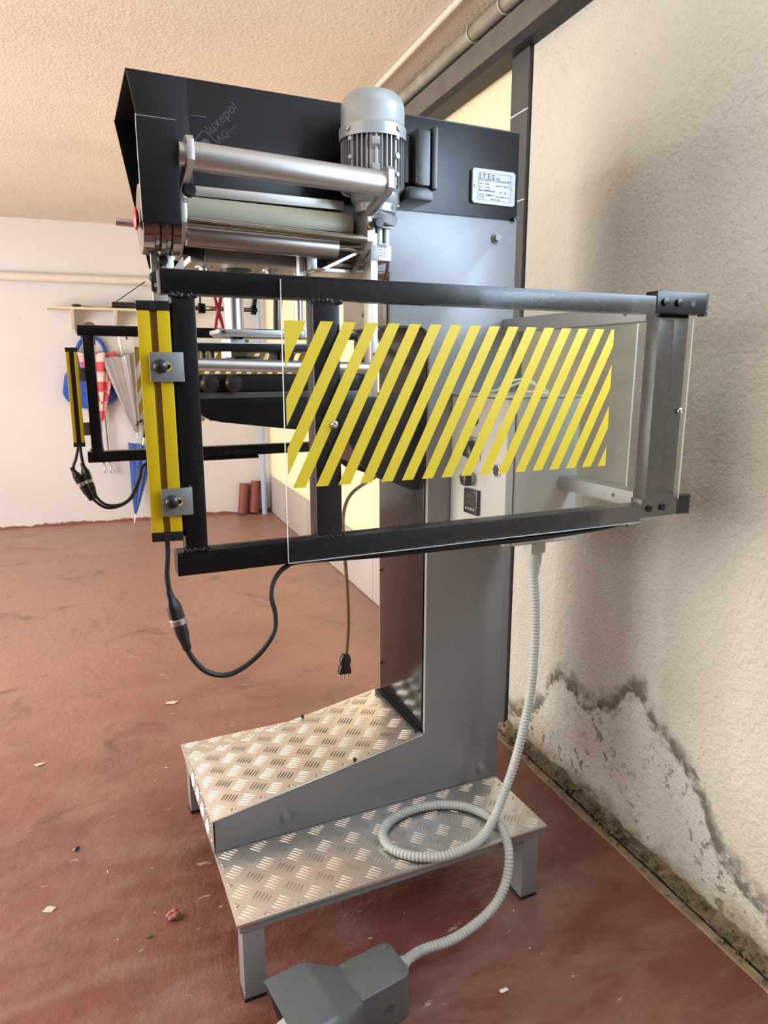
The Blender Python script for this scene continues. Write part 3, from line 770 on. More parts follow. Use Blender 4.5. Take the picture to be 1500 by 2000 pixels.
# pulley box at the left end
bx = MB().box(0.1455, 0.2130, 1.345, 1.356, 1.6505, 1.8215).build('pulley_cover', 'black', press, 0.003, 3)
MB().box(0.168, 0.2120, 1.356, 1.500, 1.69, 1.805).build('cover_body', 'black', bx, 0.002)
cr = MB(); cr.sweep(spline([(0.1462, 1.3462, 1.652), (0.1458, 1.3460, 1.74), (0.1460, 1.3462, 1.816), (0.1500, 1.3462, 1.8212), (0.18, 1.346, 1.8214), (0.2125, 1.346, 1.8212)], 6), 0.0009, 6)
cr.build('cover_edge_highlight', 'zinc', bx)  # thin bright strip standing in for the highlight along the cover's edge
pl = MB().lathe([(0.052, 0), (0.060, 0.001), (0.060, 0.020), (0.054, 0.023), (0.054, 0.029), (0.060, 0.032), (0.060, 0.040), (0.054, 0.043), (0.054, 0.049), (0.060, 0.052), (0.060, 0.066), (0.052, 0.067)], (0.1475, 1.4085, 1.6655), (1, 0, 0), 40).build('grooved_pulley', 'chrome', press)
MB().cyl((0.108, 1.43, 1.662), (0.1462, 1.43, 1.661), 0.0062, 14).build('pulley_shaft', 'steel', press)
MB().ball((0.1405, 1.40, 1.665), 0.0055, 0.016, 0.020, 14, 10).build('lever_end', 'red', press)
# hanging flat bars and lower rod
hbr = MB().box(0.6225, 0.6385, 1.446, 1.487, 1.337, 1.684).build('hanger_bar', 'alu2', press, 0.0008)
for zz in (1.38, 1.43):
    MB().cyl((0.6305, 1.4462, zz), (0.6305, 1.4452, zz), 0.0035, 12).build('slot', 'rubber', hbr)
hbl = MB().box(0.168, 0.2100, 1.450, 1.462, 1.395, 1.640).build('hanger_bar', 'alu2', press, 0.0008)
for x, z in ((0.188, 1.602), (0.172, 1.570)):
    k = MB().lathe([(0.006, 0), (0.0105, 0.002), (0.0105, 0.012), (0.007, 0.016), (0.0, 0.0162)], (x, 1.450, z), (0, -1, 0), 12).build('adjusting_knob', 'plastic', hbl)
    MB().box(x - 0.007, x + 0.007, 1.440, 1.452, z - 0.026, z - 0.004).build('knob_stem', 'plastic', k, 0.002)
    MB().cyl((x + .001, 1.44, z - 0.015), (x + .001, 1.4365, z - 0.015), 0.0042, 10).build('knob_screw', 'steel', k)
MB().prism([(0.205, 1.585), (0.228, 1.612), (0.228, 1.572), (0.205, 1.572)], 'y', 1.448, 1.456).build('corner_tab', 'alu2', hbl)
MB().cyl((0.205, 1.455, 1.4085), (0.6225, 1.455, 1.3995), 0.0128, 24).build('lower_rod', 'alu', press)
# diagonal strut and foot
MB().prism([(0.520, 1.6095), (0.612, 1.654), (0.612, 1.6475), (0.530, 1.6075)], 'y', 1.47, 1.50).build('diagonal_strut', 'alu2', press)
MB().box(0.498, 0.512, 1.48, 1.553, 1.608, 1.640).build('strut_lug', 'zinc', press, 0.001)
MB().box(0.515, 0.60, 1.51, 1.5525, 1.607, 1.616).build('strut_foot', 'alu', press, 0.002)
# motor
mc = Vector((0.635, 1.462, 0))
mo = MB()
mo.lathe([(0.052, 1.765), (0.058, 1.770), (0.058, 1.885), (0.0, 1.885)], (mc.x, mc.y, 0), (0, 0, 1), 40)
motor = mo.build('motor', 'motorfin', press)
cowl = MB().lathe([(0.0690, 1.866), (0.0715, 1.866), (0.0715, 1.889), (0.0690, 1.892), (0.0672, 1.897), (0.0672, 1.925), (0.0660, 1.936), (0.0620, 1.947), (0.052, 1.956), (0.046, 1.958), (0.0, 1.959)], (mc.x, mc.y, 0), (0, 0, 1), 56, caps=False)
cowl.build('fan_cowl', 'motor', motor)
for a in (-158, -66, 24, 114):
    t = math.radians(a); d = Vector((math.cos(t), math.sin(t), 0))
    p = Vector((mc.x, mc.y, 1.880)) + d * 0.071
    MB().lathe([(0.0062, 0), (0.0062, 0.002), (0.0045, 0.004), (0.0022, 0.0042), (0.0, 0.0025)], p, d, 16).build('cowl_screw', 'steel', motor)
for i in range(40):
    a = 2 * PI * i / 40 + 0.04
    deg = math.degrees(a) % 360
    if abs((deg - 252 + 180) % 360 - 180) < 9.5: continue       # pad with lugs
    if abs((deg - 5 + 180) % 360 - 180) < 20: continue          # terminal box seat
    d = Vector((math.cos(a), math.sin(a), 0)); s_ = Vector((-d.y, d.x, 0))
    p0 = Vector((mc.x, mc.y, 0)) + d * 0.056; p1 = Vector((mc.x, mc.y, 0)) + d * 0.0680
    V = []
    for p, h in ((p0, 0.0014), (p1, 0.0009)):
        for z in (1.768, 1.872): V += [p + s_ * h + Vector((0, 0, z)), p - s_ * h + Vector((0, 0, z))]
    MB().add(V, [(0, 1, 3, 2), (4, 6, 7, 5), (0, 2, 6, 4), (1, 5, 7, 3), (2, 3, 7, 6), (0, 4, 5, 1)]).build('fin', 'motorfin', motor, smooth=0)
def at_ang(a, r, z): t = math.radians(a); return Vector((mc.x + r * math.cos(t), mc.y + r * math.sin(t), z))
ang = 252
R_ = Matrix.Translation(Vector((mc.x, mc.y, 0))) @ Matrix.Rotation(math.radians(ang), 4, 'Z')
MB().box(0.050, 0.0625, -0.0125, 0.0125, 1.772, 1.870).xf(R_).build('foot_pad', 'motor', motor, 0.001)
for z in (1.795, 1.845):
    MB().prism([(-0.008, z), (0.008, z), (0.008, z + 0.014), (-0.008, z + 0.014), (-0.008, z + 0.004)], 'x', 0.0625, 0.0720).xf(R_).build('mounting_lug', 'motor', motor, 0.001)
    MB().prism([(0.0625, z), (0.072, z), (0.0625, z - 0.008)], 'y', -0.008, 0.008).xf(R_).build('lug_web', 'motorfin', motor)
MB().cyl(R_ @ Vector((0.064, 0.001, 1.776)), R_ @ Vector((0.064, 0.001, 1.868)), 0.0030, 8).build('pad_rib', 'motor', motor)
for a, zs in ((292, (1.863, 1.828, 1.793)), (206, (1.860, 1.825))):
    MB().cyl(at_ang(a, 0.0675, 1.772), at_ang(a, 0.0675, 1.868), 0.0018, 8).build('tie_bolt', 'motor', motor)
    for z in zs:
        t = math.radians(a); d = Vector((math.cos(t), math.sin(t), 0))
        MB().cyl(at_ang(a, 0.066, z), at_ang(a, 0.0735, z), 0.0042 if z != 1.828 else 0.0058, 14).build('rib_screw', 'motor', motor)
# terminal box to the right of the motor
tb = MB(); tb.box(0.690, 0.712, 1.425, 1.497, 1.785, 1.880)
tb.build('terminal_neck', 'plastic', motor, 0.006, 3)
tbo = MB().box(0.709, 0.746, 1.402, 1.520, 1.776, 1.893).build('terminal_box', 'plastic', motor, 0.010, 3)
tb2 = MB().box(0.745, 0.759, 1.397, 1.525, 1.772, 1.897).build('terminal_lid', 'plastic', motor, 0.005, 3)
MB().box(0.690, 0.752, 1.404, 1.518, 1.750, 1.777).build('terminal_base', 'plastic', motor, 0.006, 2)
# flange and gearbox below
MB().lathe([(0.030, 1.724), (0.044, 1.726), (0.045, 1.742), (0.052, 1.750), (0.054, 1.762), (0.060, 1.768), (0.060, 1.775)], (mc.x + 0.006, mc.y, 0), (0, 0, 1), 36).build('gear_flange', 'motor', motor)
MB().lathe([(0.034, 0), (0.040, 0.003), (0.040, 0.018), (0.034, 0.022)], (mc.x + 0.01, mc.y - 0.004, 1.712), (0.25, -0.35, 1), 30).build('bearing_cap', 'motor', motor)
MB().ball((0.672, 1.415, 1.7355), 0.004, 0.004, 0.004, 10, 8).build('grease_nipple', 'steel', motor)
gb = MB().box(0.622, 0.672, 1.442, 1.545, 1.695, 1.728).build('gearbox', 'motor', press, 0.003)
for i in range(3):
    MB().box(0.622 + i * 0.0165, 0.634 + i * 0.0165, 1.445, 1.54, 1.655, 1.696).build('gearbox_rib', 'motor', gb, 0.004)
MB().box(0.622, 0.671, 1.444, 1.543, 1.628, 1.660).build('gearbox_foot', 'motor', gb, 0.002)
lb_ = MB().box(0.640, 0.660, 1.4432, 1.4442, 1.632, 1.664).build('paper_label', 'whiteplastic', gb)
q = MB()
for i in range(9): q.box(0.6412 + i * 0.002, 0.6412 + i * 0.002 + (0.0006 if i % 2 else 0.0012), 1.4428, 1.4433, 1.655, 1.6625)
q.build('barcode', 'ink', gb, smooth=0)
for i, s_ in enumerate(('MOT 71', '0.25 kW', 'RM 1:15')):
    text(s_, 0.0045, 'ink', gb, (0.6415, 1.4430, 1.649 - i * 0.006), (PI / 2, 0, 0))
MB().prism([(0.565, 1.700), (0.612, 1.741), (0.636, 1.741), (0.636, 1.700)], 'y', 1.500, 1.512).build('motor_gusset', 'motorfin', press, 0.001)
MB().box(0.560, 0.622, 1.512, 1.5525, 1.632, 1.700).build('gear_support', 'grey2', press, 0.001)
MB().cyl((0.560, 1.53, 1.627), (0.620, 1.53, 1.627), 0.012, 14).build('drive_coupling', 'brownroll', press)
MB().sweep(spline([(0.665, 1.50, 1.706), (0.678, 1.50, 1.685), (0.688, 1.50, 1.640), (0.682, 1.505, 1.595), (0.668, 1.53, 1.56), (0.65, 1.56, 1.52)], 8), 0.0042, 8).build('motor_cable', 'browncable', press)
MB().box(0.55, 0.70, 1.49, 1.55, 1.566, 1.580).build('cable_tray', 'black', press, 0.004)

# ---------- guards
def guard(near):
    m_ = (lambda y: y) if near else my
    dx = 0.0 if near else -0.080
    def Bx(x0, x1, y0, y1, z0, z1): return MB().box(x0 + dx, x1 + dx, *sorted((m_(y0), m_(y1))), z0, z1)
    zt0, zt1, zb0, zb1 = 1.4985, 1.5305, 1.1035, 1.1385
    g = Bx(0.125, 1.003, 1.000, 1.035, zt0, zt1).build('guard_door', 'bar', press, 0.003, 2)
    Bx(0.125, 1.003, 1.000, 1.035, zb0, zb1).build('bottom_rail', 'bar', g, 0.003)
    Bx(0.1385, 0.1705, 1.0005, 1.0345, zb1 - 0.001, zt0 + 0.001).build('stile', 'bar', g, 0.003)
    Bx(0.338, 0.3805, 1.0005, 1.0345, zb1 - 0.001, zt0 + 0.001).build('stile', 'bar', g, 0.003)
    for z, s_ in ((zt0, 1), (zb1, -1)):                             # lumpy weld beads
        for x0, x1 in ((0.1385, 0.1705), (0.338, 0.3805)):
            rw = random.Random(int(x0 * 1000 + z * 100)); wb = MB()
            for i in range(16):
                x = x0 - 0.002 + (x1 - x0 + 0.004) * (i + rw.uniform(-0.5, 0.5)) / 15
                c = (x + dx, m_(1.0005 + rw.uniform(-0.001, 0.001)), z - s_ * rw.uniform(0.0, 0.004))
                wb.ball(c, rw.uniform(0.002, 0.0042), 0.0022, rw.uniform(0.0018, 0.0045), 8, 6)
            wb.build('weld_bead', 'bar', g, smooth=80)
    # end posts and hinges
    Bx(1.042, 1.080, 1.030, 1.062, 1.112, 1.515).build('hinge_stile', 'bar', g, 0.002)
    Bx(1.0815, 1.1190, 1.030, 1.062, 1.112, 1.515).build('hinge_post', 'bar', g, 0.002)
    for z0, z1 in ((1.500, 1.5395), (1.112, 1.149)):
        h = Bx(1.004, 1.129, 1.000, 1.030, z0, z1).build('hinge', 'bar', g, 0.0015)
    # pane in front of the frame
    pn = Bx(0.290, 1.095, 0.9955, 0.9990, 1.106, 1.492).build('pane', 'pane', g, smooth=0)
    Bx(0.290, 1.000, 0.9955, 0.9990, 1.4925, 1.524).build('pane_strip', 'pane', g, smooth=0)
    pe = MB()
    for a in ((0.2893, 0.2900, 1.106, 1.524), (1.0952, 1.0957, 1.145, 1.492), (0.290, 1.0, 1.1052, 1.1058)):
        pe.box(a[0] + dx, a[1] + dx, *sorted((m_(0.9956), m_(0.9989))), a[2], a[3])
    pe.build('pane_edge', 'paneedge', g, smooth=0)
    for x, z in ((0.367, 1.316), (1.079, 1.319)):
        MB().lathe([(0.0062, 0), (0.006, 0.002), (0.0035, 0.0045), (0.002, 0.0046), (0.0, 0.003)], (x + dx, m_(0.9955), z), (0, -1 if near else 1, 0), 18).build('screw', 'steel', g)
    # yellow tape stripes clipped to a rectangle
    X0, X1, Z0, Z1 = 0.2925, 0.9020, 1.2225, 1.4675
    slope = 0.1215 / 0.2445            # x per z
    pitch = 0.03655; wd = 0.0200
    def clip(poly, ax, lim, keep_ge):
        out = []
        for i in range(len(poly)):
            a, b = poly[i], poly[(i + 1) % len(poly)]
            ia = a[ax] >= lim if keep_ge else a[ax] <= lim
            ib = b[ax] >= lim if keep_ge else b[ax] <= lim
            if ia: out.append(a)
            if ia != ib:
                t = (lim - a[ax]) / (b[ax] - a[ax]); out.append((a[0] + t * (b[0] - a[0]), a[1] + t * (b[1] - a[1])))
        return out
    for k in range(-1, 22):
        xt = 0.3479 - pitch + k * pitch
        x0_, x1_ = (xt, xt + wd)
        if k == -0: x0_, x1_ = 0.2905, 0.3259
        if k == -1: continue
        dzz = Z1 - Z0
        poly = [(x0_, Z1), (x1_, Z1), (x1_ - slope * dzz, Z0), (x0_ - slope * dzz, Z0)]
        poly = clip(clip(poly, 0, X0, True), 0, X1, False)
        if len(poly) < 3: continue
        a_ = abs(sum(poly[i][0] * poly[(i + 1) % len(poly)][1] - poly[(i + 1) % len(poly)][0] * poly[i][1] for i in range(len(poly)))) / 2
        if a_ < 5e-5: continue
        MB().prism([(x + dx, z) for x, z in poly], 'y', *sorted((m_(0.9951), m_(0.9956)))).build('warning_stripe', 'tape', g, smooth=0)
    # hinge bolts and knuckles
    for z0, z1 in ((1.500, 1.5395), (1.112, 1.149)):
        zc = (z0 + z1) / 2
        for x in (1.022, 1.056):
            MB().cyl((x + dx, m_(1.000), zc), (x + dx, m_(0.995), zc), 0.0068, 14).build('hinge_bolt', 'bar', g, 0.001)
        MB().cyl((1.094 + dx, m_(1.0005), zc), (1.094 + dx, m_(0.9995), zc), 0.0055, 14).build('hinge_hole', 'rubber', g)
        for i in range(4):
            za = z0 - 0.002 + i * (z1 - z0 + 0.004) / 4
            MB().cyl((1.134 + dx, m_(1.012), za), (1.134 + dx, m_(1.012), za + (z1 - z0) / 4 - 0.0012), 0.0085, 14).build('hinge_knuckle', 'plastic', g)
    return g
g_near = guard(True)
g_far = guard(False)
g_near['label'] = 'black framed guard with clear striped pane nearest the camera'
g_far['label'] = 'matching striped guard on the far side of the press'
# fixed arms and rear panes carrying the guards
for near in (True, False):
    m_ = (lambda y: y) if near else my
    dx = 0.0 if near else -0.080
    for z0, z1 in ((1.490, 1.524), (1.120, 1.152)):
        a = MB().box(1.042 + dx * 0.2, 1.078 + dx * 0.2, *sorted((m_(1.064), m_(1.557))), z0, z1).build('guard_arm', 'grey2', press, 0.002)
        if near: MB().cyl((1.0418, 1.12, (z0 + z1) / 2), (1.0405, 1.12, (z0 + z1) / 2), 0.004, 12).build('arm_hole', 'rubber', a)
    MB().box(1.0795 + dx * 0.2, 1.0825 + dx * 0.2, *sorted((m_(1.125), m_(1.556))), 1.128, 1.512).build('side_pane', 'pane2', press, smooth=0)
    MB().box(1.0793 + dx * 0.2, 1.0827 + dx * 0.2, *sorted((m_(1.1235), m_(1.125))), 1.128, 1.512).build('side_pane_edge', 'paneedge', press, smooth=0)

# ---------- light curtain posts
def curtain(near):
    m_ = (lambda y: y) if near else my
    sg = 1 if near else -1
    c = Vector((0.1165, 1.012, 0)) if near else Vector((0.0235, my(1.03), 0))
    hw, hd = (0.0205, 0.024) if near else (0.0165, 0.020)
    z0, z1 = (1.163, 1.487) if near else (1.160, 1.462)
    R_ = Matrix.Translation(c) @ Matrix.Rotation(math.radians(-9 if near else 0), 4, 'Z')
    lo = -1   # groove side faces the camera on both posts
    prof = [(-hw, -hd), (-0.0045, -hd), (-0.0045, -hd + 0.006), (0.0045, -hd + 0.006), (0.0045, -hd), (hw, -hd), (hw, hd), (-hw, hd)]
    if not near: prof = [(-hw, -hd), (-0.0065, -hd), (-0.0065, -hd + 0.005), (0.0065, -hd + 0.005), (0.0065, -hd), (hw, -hd), (hw, hd), (-hw, hd)]
    b = MB().prism(prof, 'z', z0 + 0.011, z1 - 0.012).xf(R_).build('light_curtain', 'yellow', press, 0.0012)
    gw = 0.0044 if near else 0.0064
    MB().box(-gw, gw, -hd + 0.0035, -hd + 0.0062, z0 + 0.011, z1 - 0.012).xf(R_).build('groove_strip', 'groove' if near else 'plastic', b)
    for a, e in ((z0 - 0.002, z0 + 0.0115), (z1 - 0.0125, z1)):
        MB().box(-hw - 0.0006, hw + 0.0006, -hd - 0.0006, hd + 0.0006, a, e).xf(R_).build('end_cap', 'plastic', b, 0.001)
        MB().box(-0.0045, 0.0045, -hd - 0.0012, -hd, a + .0005, e - .0005).xf(R_).build('cap_rib', 'rubber', b)
    if near:
        for z0_, z1_, xx in ((1.382, 1.421, 0.0), (1.198, 1.237, 0.004)):
            # zinc plate reaching from the post to the guard stile with keyhole and dome bolt
            pb = MB().box(0.1035 + xx, 0.1475 + xx * 0.4, 0.981, 0.9835, z0_, z1_).build('mounting_plate', 'zinc', b, 0.0006)
            zc = (z0_ + z1_) / 2
            MB().cyl((0.1245 + xx, 0.981, zc + 0.002), (0.1245 + xx, 0.9803, zc + 0.002), 0.0055, 14).build('keyhole', 'yellow', pb)
            MB().cyl((0.1265 + xx, 0.981, zc - 0.001), (0.1265 + xx, 0.9803, zc - 0.001), 0.0045, 14).build('keyhole', 'yellow', pb)
            MB().lathe([(0.0095, 0), (0.0095, 0.002), (0.0082, 0.005), (0.005, 0.0075), (0.0, 0.0085)], (0.1170 + xx, 0.981, zc + .001), (0, -1, 0), 20).build('dome_bolt', 'plastic', pb)
            MB().box(0.1455 + xx * 0.4, 0.1475 + xx * 0.4, 0.9835, 1.000, z0_, z1_).build('plate_flange', 'zinc', pb)
    else:
        for z_ in (1.385, 1.215):
            MB().box(0.038, 0.062, my(1.012), my(1.009), z_ - 0.025, z_ + 0.016).build('mounting_plate', 'zinc', b)
    return b
cn = curtain(True); cf = curtain(False)
cn['label'] = 'yellow sensor post with brown slot on the near guard'
cf['label'] = 'yellow sensor post with black slot on the far guard'
def plug_pair(parent, pts, r, cpos, cdir, sc=1.0):
    MB().sweep(spline(pts, 10), r, 10).build('sensor_cable', 'rubber', parent)
    c = Vector(cpos); d = Vector(cdir).normalized()
    MB().lathe([(0.0045 * sc, -0.036 * sc), (0.0055 * sc, -0.030 * sc), (0.0058 * sc, -0.024 * sc), (0.0100 * sc, -0.014 * sc), (0.0110 * sc, -0.006 * sc), (0.0110 * sc, 0.008 * sc)], c, d, 8).build('connector', 'plastic', parent)
    MB().lathe([(0.0105 * sc, 0.008 * sc), (0.0118 * sc, 0.009 * sc), (0.0118 * sc, 0.017 * sc), (0.0105 * sc, 0.018 * sc)], c, d, 20).build('connector_ring', 'steel', parent)
    MB().lathe([(0.0098 * sc, 0.018 * sc), (0.0098 * sc, 0.034 * sc), (0.0072 * sc, 0.048 * sc), (0.0062 * sc, 0.060 * sc), (0.0055 * sc, 0.061 * sc)], c, d, 10).build('connector', 'rubber', parent)
plug_pair(cn, [(0.1125, 1.0, 1.166), (0.1125, 1.0, 1.14), (0.1095, 1.0, 1.11), (0.1120, 1.0, 1.08), (0.118, 1.0, 1.05), (0.127, 1.0, 1.01), (0.137, 1.0, 0.978), (0.160, 1.0, 0.949), (0.194, 1.0, 0.940), (0.234, 1.0, 0.960), (0.262, 1.0, 0.993), (0.2675, 1.002, 1.023), (0.2625, 1.005, 1.055), (0.270, 1.01, 1.078), (0.290, 1.015, 1.095), (0.325, 1.018, 1.1005), (0.5, 1.018, 1.099), (0.75, 1.018, 1.094), (0.95, 1.018, 1.098), (1.01, 1.03, 1.12)], 0.0040, (0.1185, 1.0, 1.050), (0.22, 0.0, -0.97))
MB().sweep(spline([(0.30, 1.022, 1.1005), (0.45, 1.022, 1.093), (0.60, 1.022, 1.091), (0.80, 1.022, 1.090), (0.93, 1.022, 1.097), (1.0, 1.03, 1.118)], 8), 0.0036, 8).build('sensor_cable', 'rubber', cn)
MB().sweep([(0.985, 1.018, 1.105), (0.983, 1.012, 1.094)], 0.0012, 6).build('cable_tie', 'rubber', cn)
yf = my(1.03)
plug_pair(cf, [(0.022, yf, 1.166), (0.010, yf, 1.12), (0.000, yf, 1.09), (0.010, yf, 1.055), (0.028, yf, 1.02), (0.050, yf, 0.985), (0.085, yf, 0.955), (0.13, yf, 0.957), (0.17, yf, 0.985), (0.20, yf + .02, 1.04), (0.22, yf + .03, 1.085), (0.30, yf + .03, 1.098), (0.6, yf + .02, 1.098)], 0.0045, (0.0135, yf, 1.052), (0.42, 0, -0.9), 1.25)
plug_pair(cf, [(0.025, yf - .004, 1.166), (0.027, yf - .004, 1.12), (0.033, yf - .004, 1.085), (0.042, yf - .004, 1.04), (0.056, yf - .004, 1.0), (0.085, yf - .004, 0.966), (0.13, yf - .004, 0.962), (0.165, yf - .004, 0.985), (0.195, yf + .015, 1.04), (0.215, yf + .02, 1.085), (0.30, yf + .02, 1.092), (0.6, yf + .01, 1.094)], 0.0045, (0.0375, yf - .004, 1.062), (0.25, 0, -0.95), 1.25)

# ---------- control cabinet on the near side of the column
cb = MB().box(0.9165, 1.095, 1.300, 1.5555, 0.992, 1.336).build('control_cabinet', 'cabinet', press, 0.006, 3)
cb['label'] = 'light grey control cabinet with rotary switches'
MB().box(0.893, 0.9135, 1.302, 1.5535, 0.9945, 1.3325).build('cabinet_door', 'cabinet', cb, 0.004, 3)
MB().box(0.9132, 0.9168, 1.308, 1.548, 1.0, 1.328).build('door_seal', 'rubber', cb)
MB().box(0.888, 1.097, 1.298, 1.5565, 1.3345, 1.3395).build('rain_lip', 'cabinet', cb, 0.001)
def dial(y, z, r, h, mat, name): return MB().cyl((0.893, y, z), (0.893 - h, y, z), r, 24).build(name, mat, cb, 0.001)
dial(1.440, 1.279, 0.0145, 0.008, 'green', 'push_button')
MB().box(0.8905, 0.893, 1.412, 1.476, 1.181, 1.237).build('switch_plate', 'zinc', cb, 0.001)
sk = MB().prism([(1.420, 1.190), (1.452, 1.190), (1.472, 1.207), (1.468, 1.222), (1.450, 1.228), (1.430, 1.222), (1.418, 1.205)], 'x', 0.868, 0.8905).build('main_switch', 'plastic', cb, 0.003)
dial(1.447, 1.133, 0.0165, 0.010, 'zinc', 'selector_collar')
MB().prism([(1.437, 1.118), (1.457, 1.120), (1.466, 1.140), (1.452, 1.150), (1.436, 1.146)], 'x', 0.866, 0.884).build('selector_knob', 'plastic', cb, 0.002)
dial(1.338, 1.168, 0.0150, 0.003, 'steel', 'hole_rim'); MB().cyl((0.8905, 1.338, 1.168), (0.8895, 1.338, 1.168), 0.0125, 22).build('key_hole', 'rubber', cb)
tc = MB().box(0.8835, 0.893, 1.408, 1.470, 1.047, 1.109).build('thermostat', 'plastic', cb, 0.002)
for i, (z0, z1) in enumerate(((1.086, 1.101), (1.069, 1.083))):
    MB().box(0.8828, 0.8836, 1.415, 1.459, z0, z1).build('thermostat_display', 'display', cb)
    o = text('8888', 0.0135, 'digit', cb, (0.8824, 1.457, z0 + 0.0028), (PI / 2, 0, -PI / 2), 'digits', 0.034)
for i in range(4):
    MB().box(0.8826, 0.8836, 1.418 + i * 0.0115, 1.4255 + i * 0.0115, 1.058, 1.063).build('thermostat_key', 'zinc', cb)
# gland under the cabinet
gl = MB().box(1.020, 1.064, 1.366, 1.402, 0.945, 0.985).build('cable_gland', 'hose', cb, 0.004)
MB().box(1.022, 1.062, 1.368, 1.400, 0.984, 0.993).build('gland_gasket', 'rubber', cb)
MB().lathe([(0.019, 0.0), (0.018, -0.030), (0.0145, -0.040), (0.0145, -0.055)], (1.043, 1.384, 0.946), (0, 0, 1), 16).build('gland_nut', 'hose', cb)
# cables coming out at the back of the column
MB().sweep(spline([(1.078, 1.585, 1.06), (1.086, 1.60, 0.96), (1.082, 1.60, 0.86), (1.076, 1.60, 0.74), (1.076, 1.60, 0.58), (1.083, 1.61, 0.46), (1.085, 1.62, 0.3)], 8), 0.0065, 10).build('supply_cable', 'browncable', press)
# loose white leads lying on the cabinet
wl_ = MB()
for s_, r in ((0, 0.0035), (1, 0.003)):
    wl_.sweep(spline([(0.97 + 0.02 * s_, 1.50, 1.3415), (0.99, 1.46, 1.352 + 0.012 * s_), (1.02, 1.42, 1.368 + 0.006 * s_), (1.045, 1.40, 1.356), (1.05, 1.37, 1.3432), (1.02, 1.36, 1.3430), (0.99, 1.40, 1.346)], 8), r, 8)
o = wl_.build('loose_lead', 'whiteplastic', None, org=(1.0, 1.42, 1.3395)); tag(o, 'loose coil of white leads lying on top of the grey control cabinet', 'cable')

# ------------------------------------------------------------------ power cord and plug hanging under the guard
pc = thing('power_cord', 'brown power cord with black three-pin plug hanging beside the column', 'cord', (0.556, 1.45, 0.68))
MB().sweep(spline([(0.70, 1.598, 1.13), (0.62, 1.56, 1.10), (0.562, 1.47, 1.07), (0.554, 1.45, 1.00), (0.559, 1.45, 0.93), (0.563, 1.45, 0.85), (0.562, 1.45, 0.78), (0.556, 1.45, 0.728)], 8), 0.0042, 10).build('cord', 'goldcable', pc)
pb = MB().prism([(0.549, 0.733), (0.562, 0.733), (0.566, 0.724), (0.567, 0.712), (0.5635, 0.705), (0.5665, 0.697), (0.567, 0.682), (0.536, 0.684), (0.5385, 0.698), (0.542, 0.706), (0.5405, 0.713), (0.5435, 0.726)], 'y', 1.443, 1.457).build('plug_body', 'plastic', pc, 0.002)
for x in (0.5415, 0.5515, 0.5615):
    MB().cyl((x, 1.45, 0.684), (x - 0.0003, 1.45, 0.6665), 0.0019, 8).build('pin', 'steel', pc)

# ------------------------------------------------------------------ foot switch and its hose
FA = math.radians(8)
FM = Matrix.Translation(Vector((0.505, 1.172, 0))) @ Matrix.Rotation(FA, 4, 'Z')
fp = thing('foot_switch', 'dark grey hooded foot switch lying on the floor in front of the step', 'foot switch', (0.505, 1.172, 0))
def rrect(hy, z0, z1, r, x, cy=0.0, n=4):
    out = []
    for (sy, sz, a0) in ((1, 1, 0), (-1, 1, 90), (-1, 0, 180), (1, 0, 270)):
        cy_ = cy + sy * (hy - r); cz_ = (z1 - r) if sz else (z0 + r)
        for i in range(n + 1):
            a = math.radians(a0 + 90 * i / n); out.append((x, cy_ + r * math.cos(a), cz_ + r * math.sin(a)))
    return out
def loft(secs, cap0=True, cap1=True):
    mb = MB(); n = len(secs[0])
    for s_ in secs: mb.v += [Vector(p) for p in s_]
    for i in range(len(secs) - 1):
        for j in range(n): mb.f.append((i * n + j, i * n + (j + 1) % n, (i + 1) * n + (j + 1) % n, (i + 1) * n + j))
    if cap0: mb.f.append(tuple(range(n)))
    if cap1: mb.f.append(tuple((len(secs) - 1) * n + j for j in range(n)))
    return mb
bsec = loft([rrect(0.052, 0.0, 0.112, 0.009, -0.062), rrect(0.052, 0.0, 0.112, 0.009, 0.046)] + [rrect(0.052 - 0.020 * (1 - math.cos(a)), 0.0, 0.112, 0.009, 0.046 + 0.021 * math.sin(a)) for a in (0.3, 0.6, 0.9, 1.2, 1.45)]).xf(FM)
bsec.build('switch_body', 'pedal', fp)
lid = loft([rrect(0.0525, 0.103, 0.1155, 0.003, -0.060), rrect(0.0525, 0.103, 0.1155, 0.003, 0.046)] + [rrect(0.0525 - 0.020 * (1 - math.cos(a)), 0.103, 0.1155, 0.003, 0.046 + 0.0215 * math.sin(a)) for a in (0.3, 0.6, 0.9, 1.2, 1.45)]).xf(FM).build('switch_lid', 'pedal', fp)
out_ = [rrect(0.092, 0.0, 0.142, 0.026, -0.222, 0, 6), rrect(0.091, 0.0, 0.142, 0.026, -0.135, 0, 6), rrect(0.088, 0.0, 0.139, 0.026, -0.122, 0, 6), rrect(0.072, 0.0, 0.126, 0.020, -0.090, 0, 6), rrect(0.054, 0.0, 0.1145, 0.011, -0.058, 0, 6)]
inn = [rrect(0.054, 0.004, 0.108, 0.010, -0.080, 0, 6), rrect(0.068, 0.004, 0.120, 0.016, -0.095, 0, 6), rrect(0.086, 0.004, 0.137, 0.023, -0.130, 0, 6), rrect(0.088, 0.004, 0.138, 0.023, -0.2221, 0, 6)]
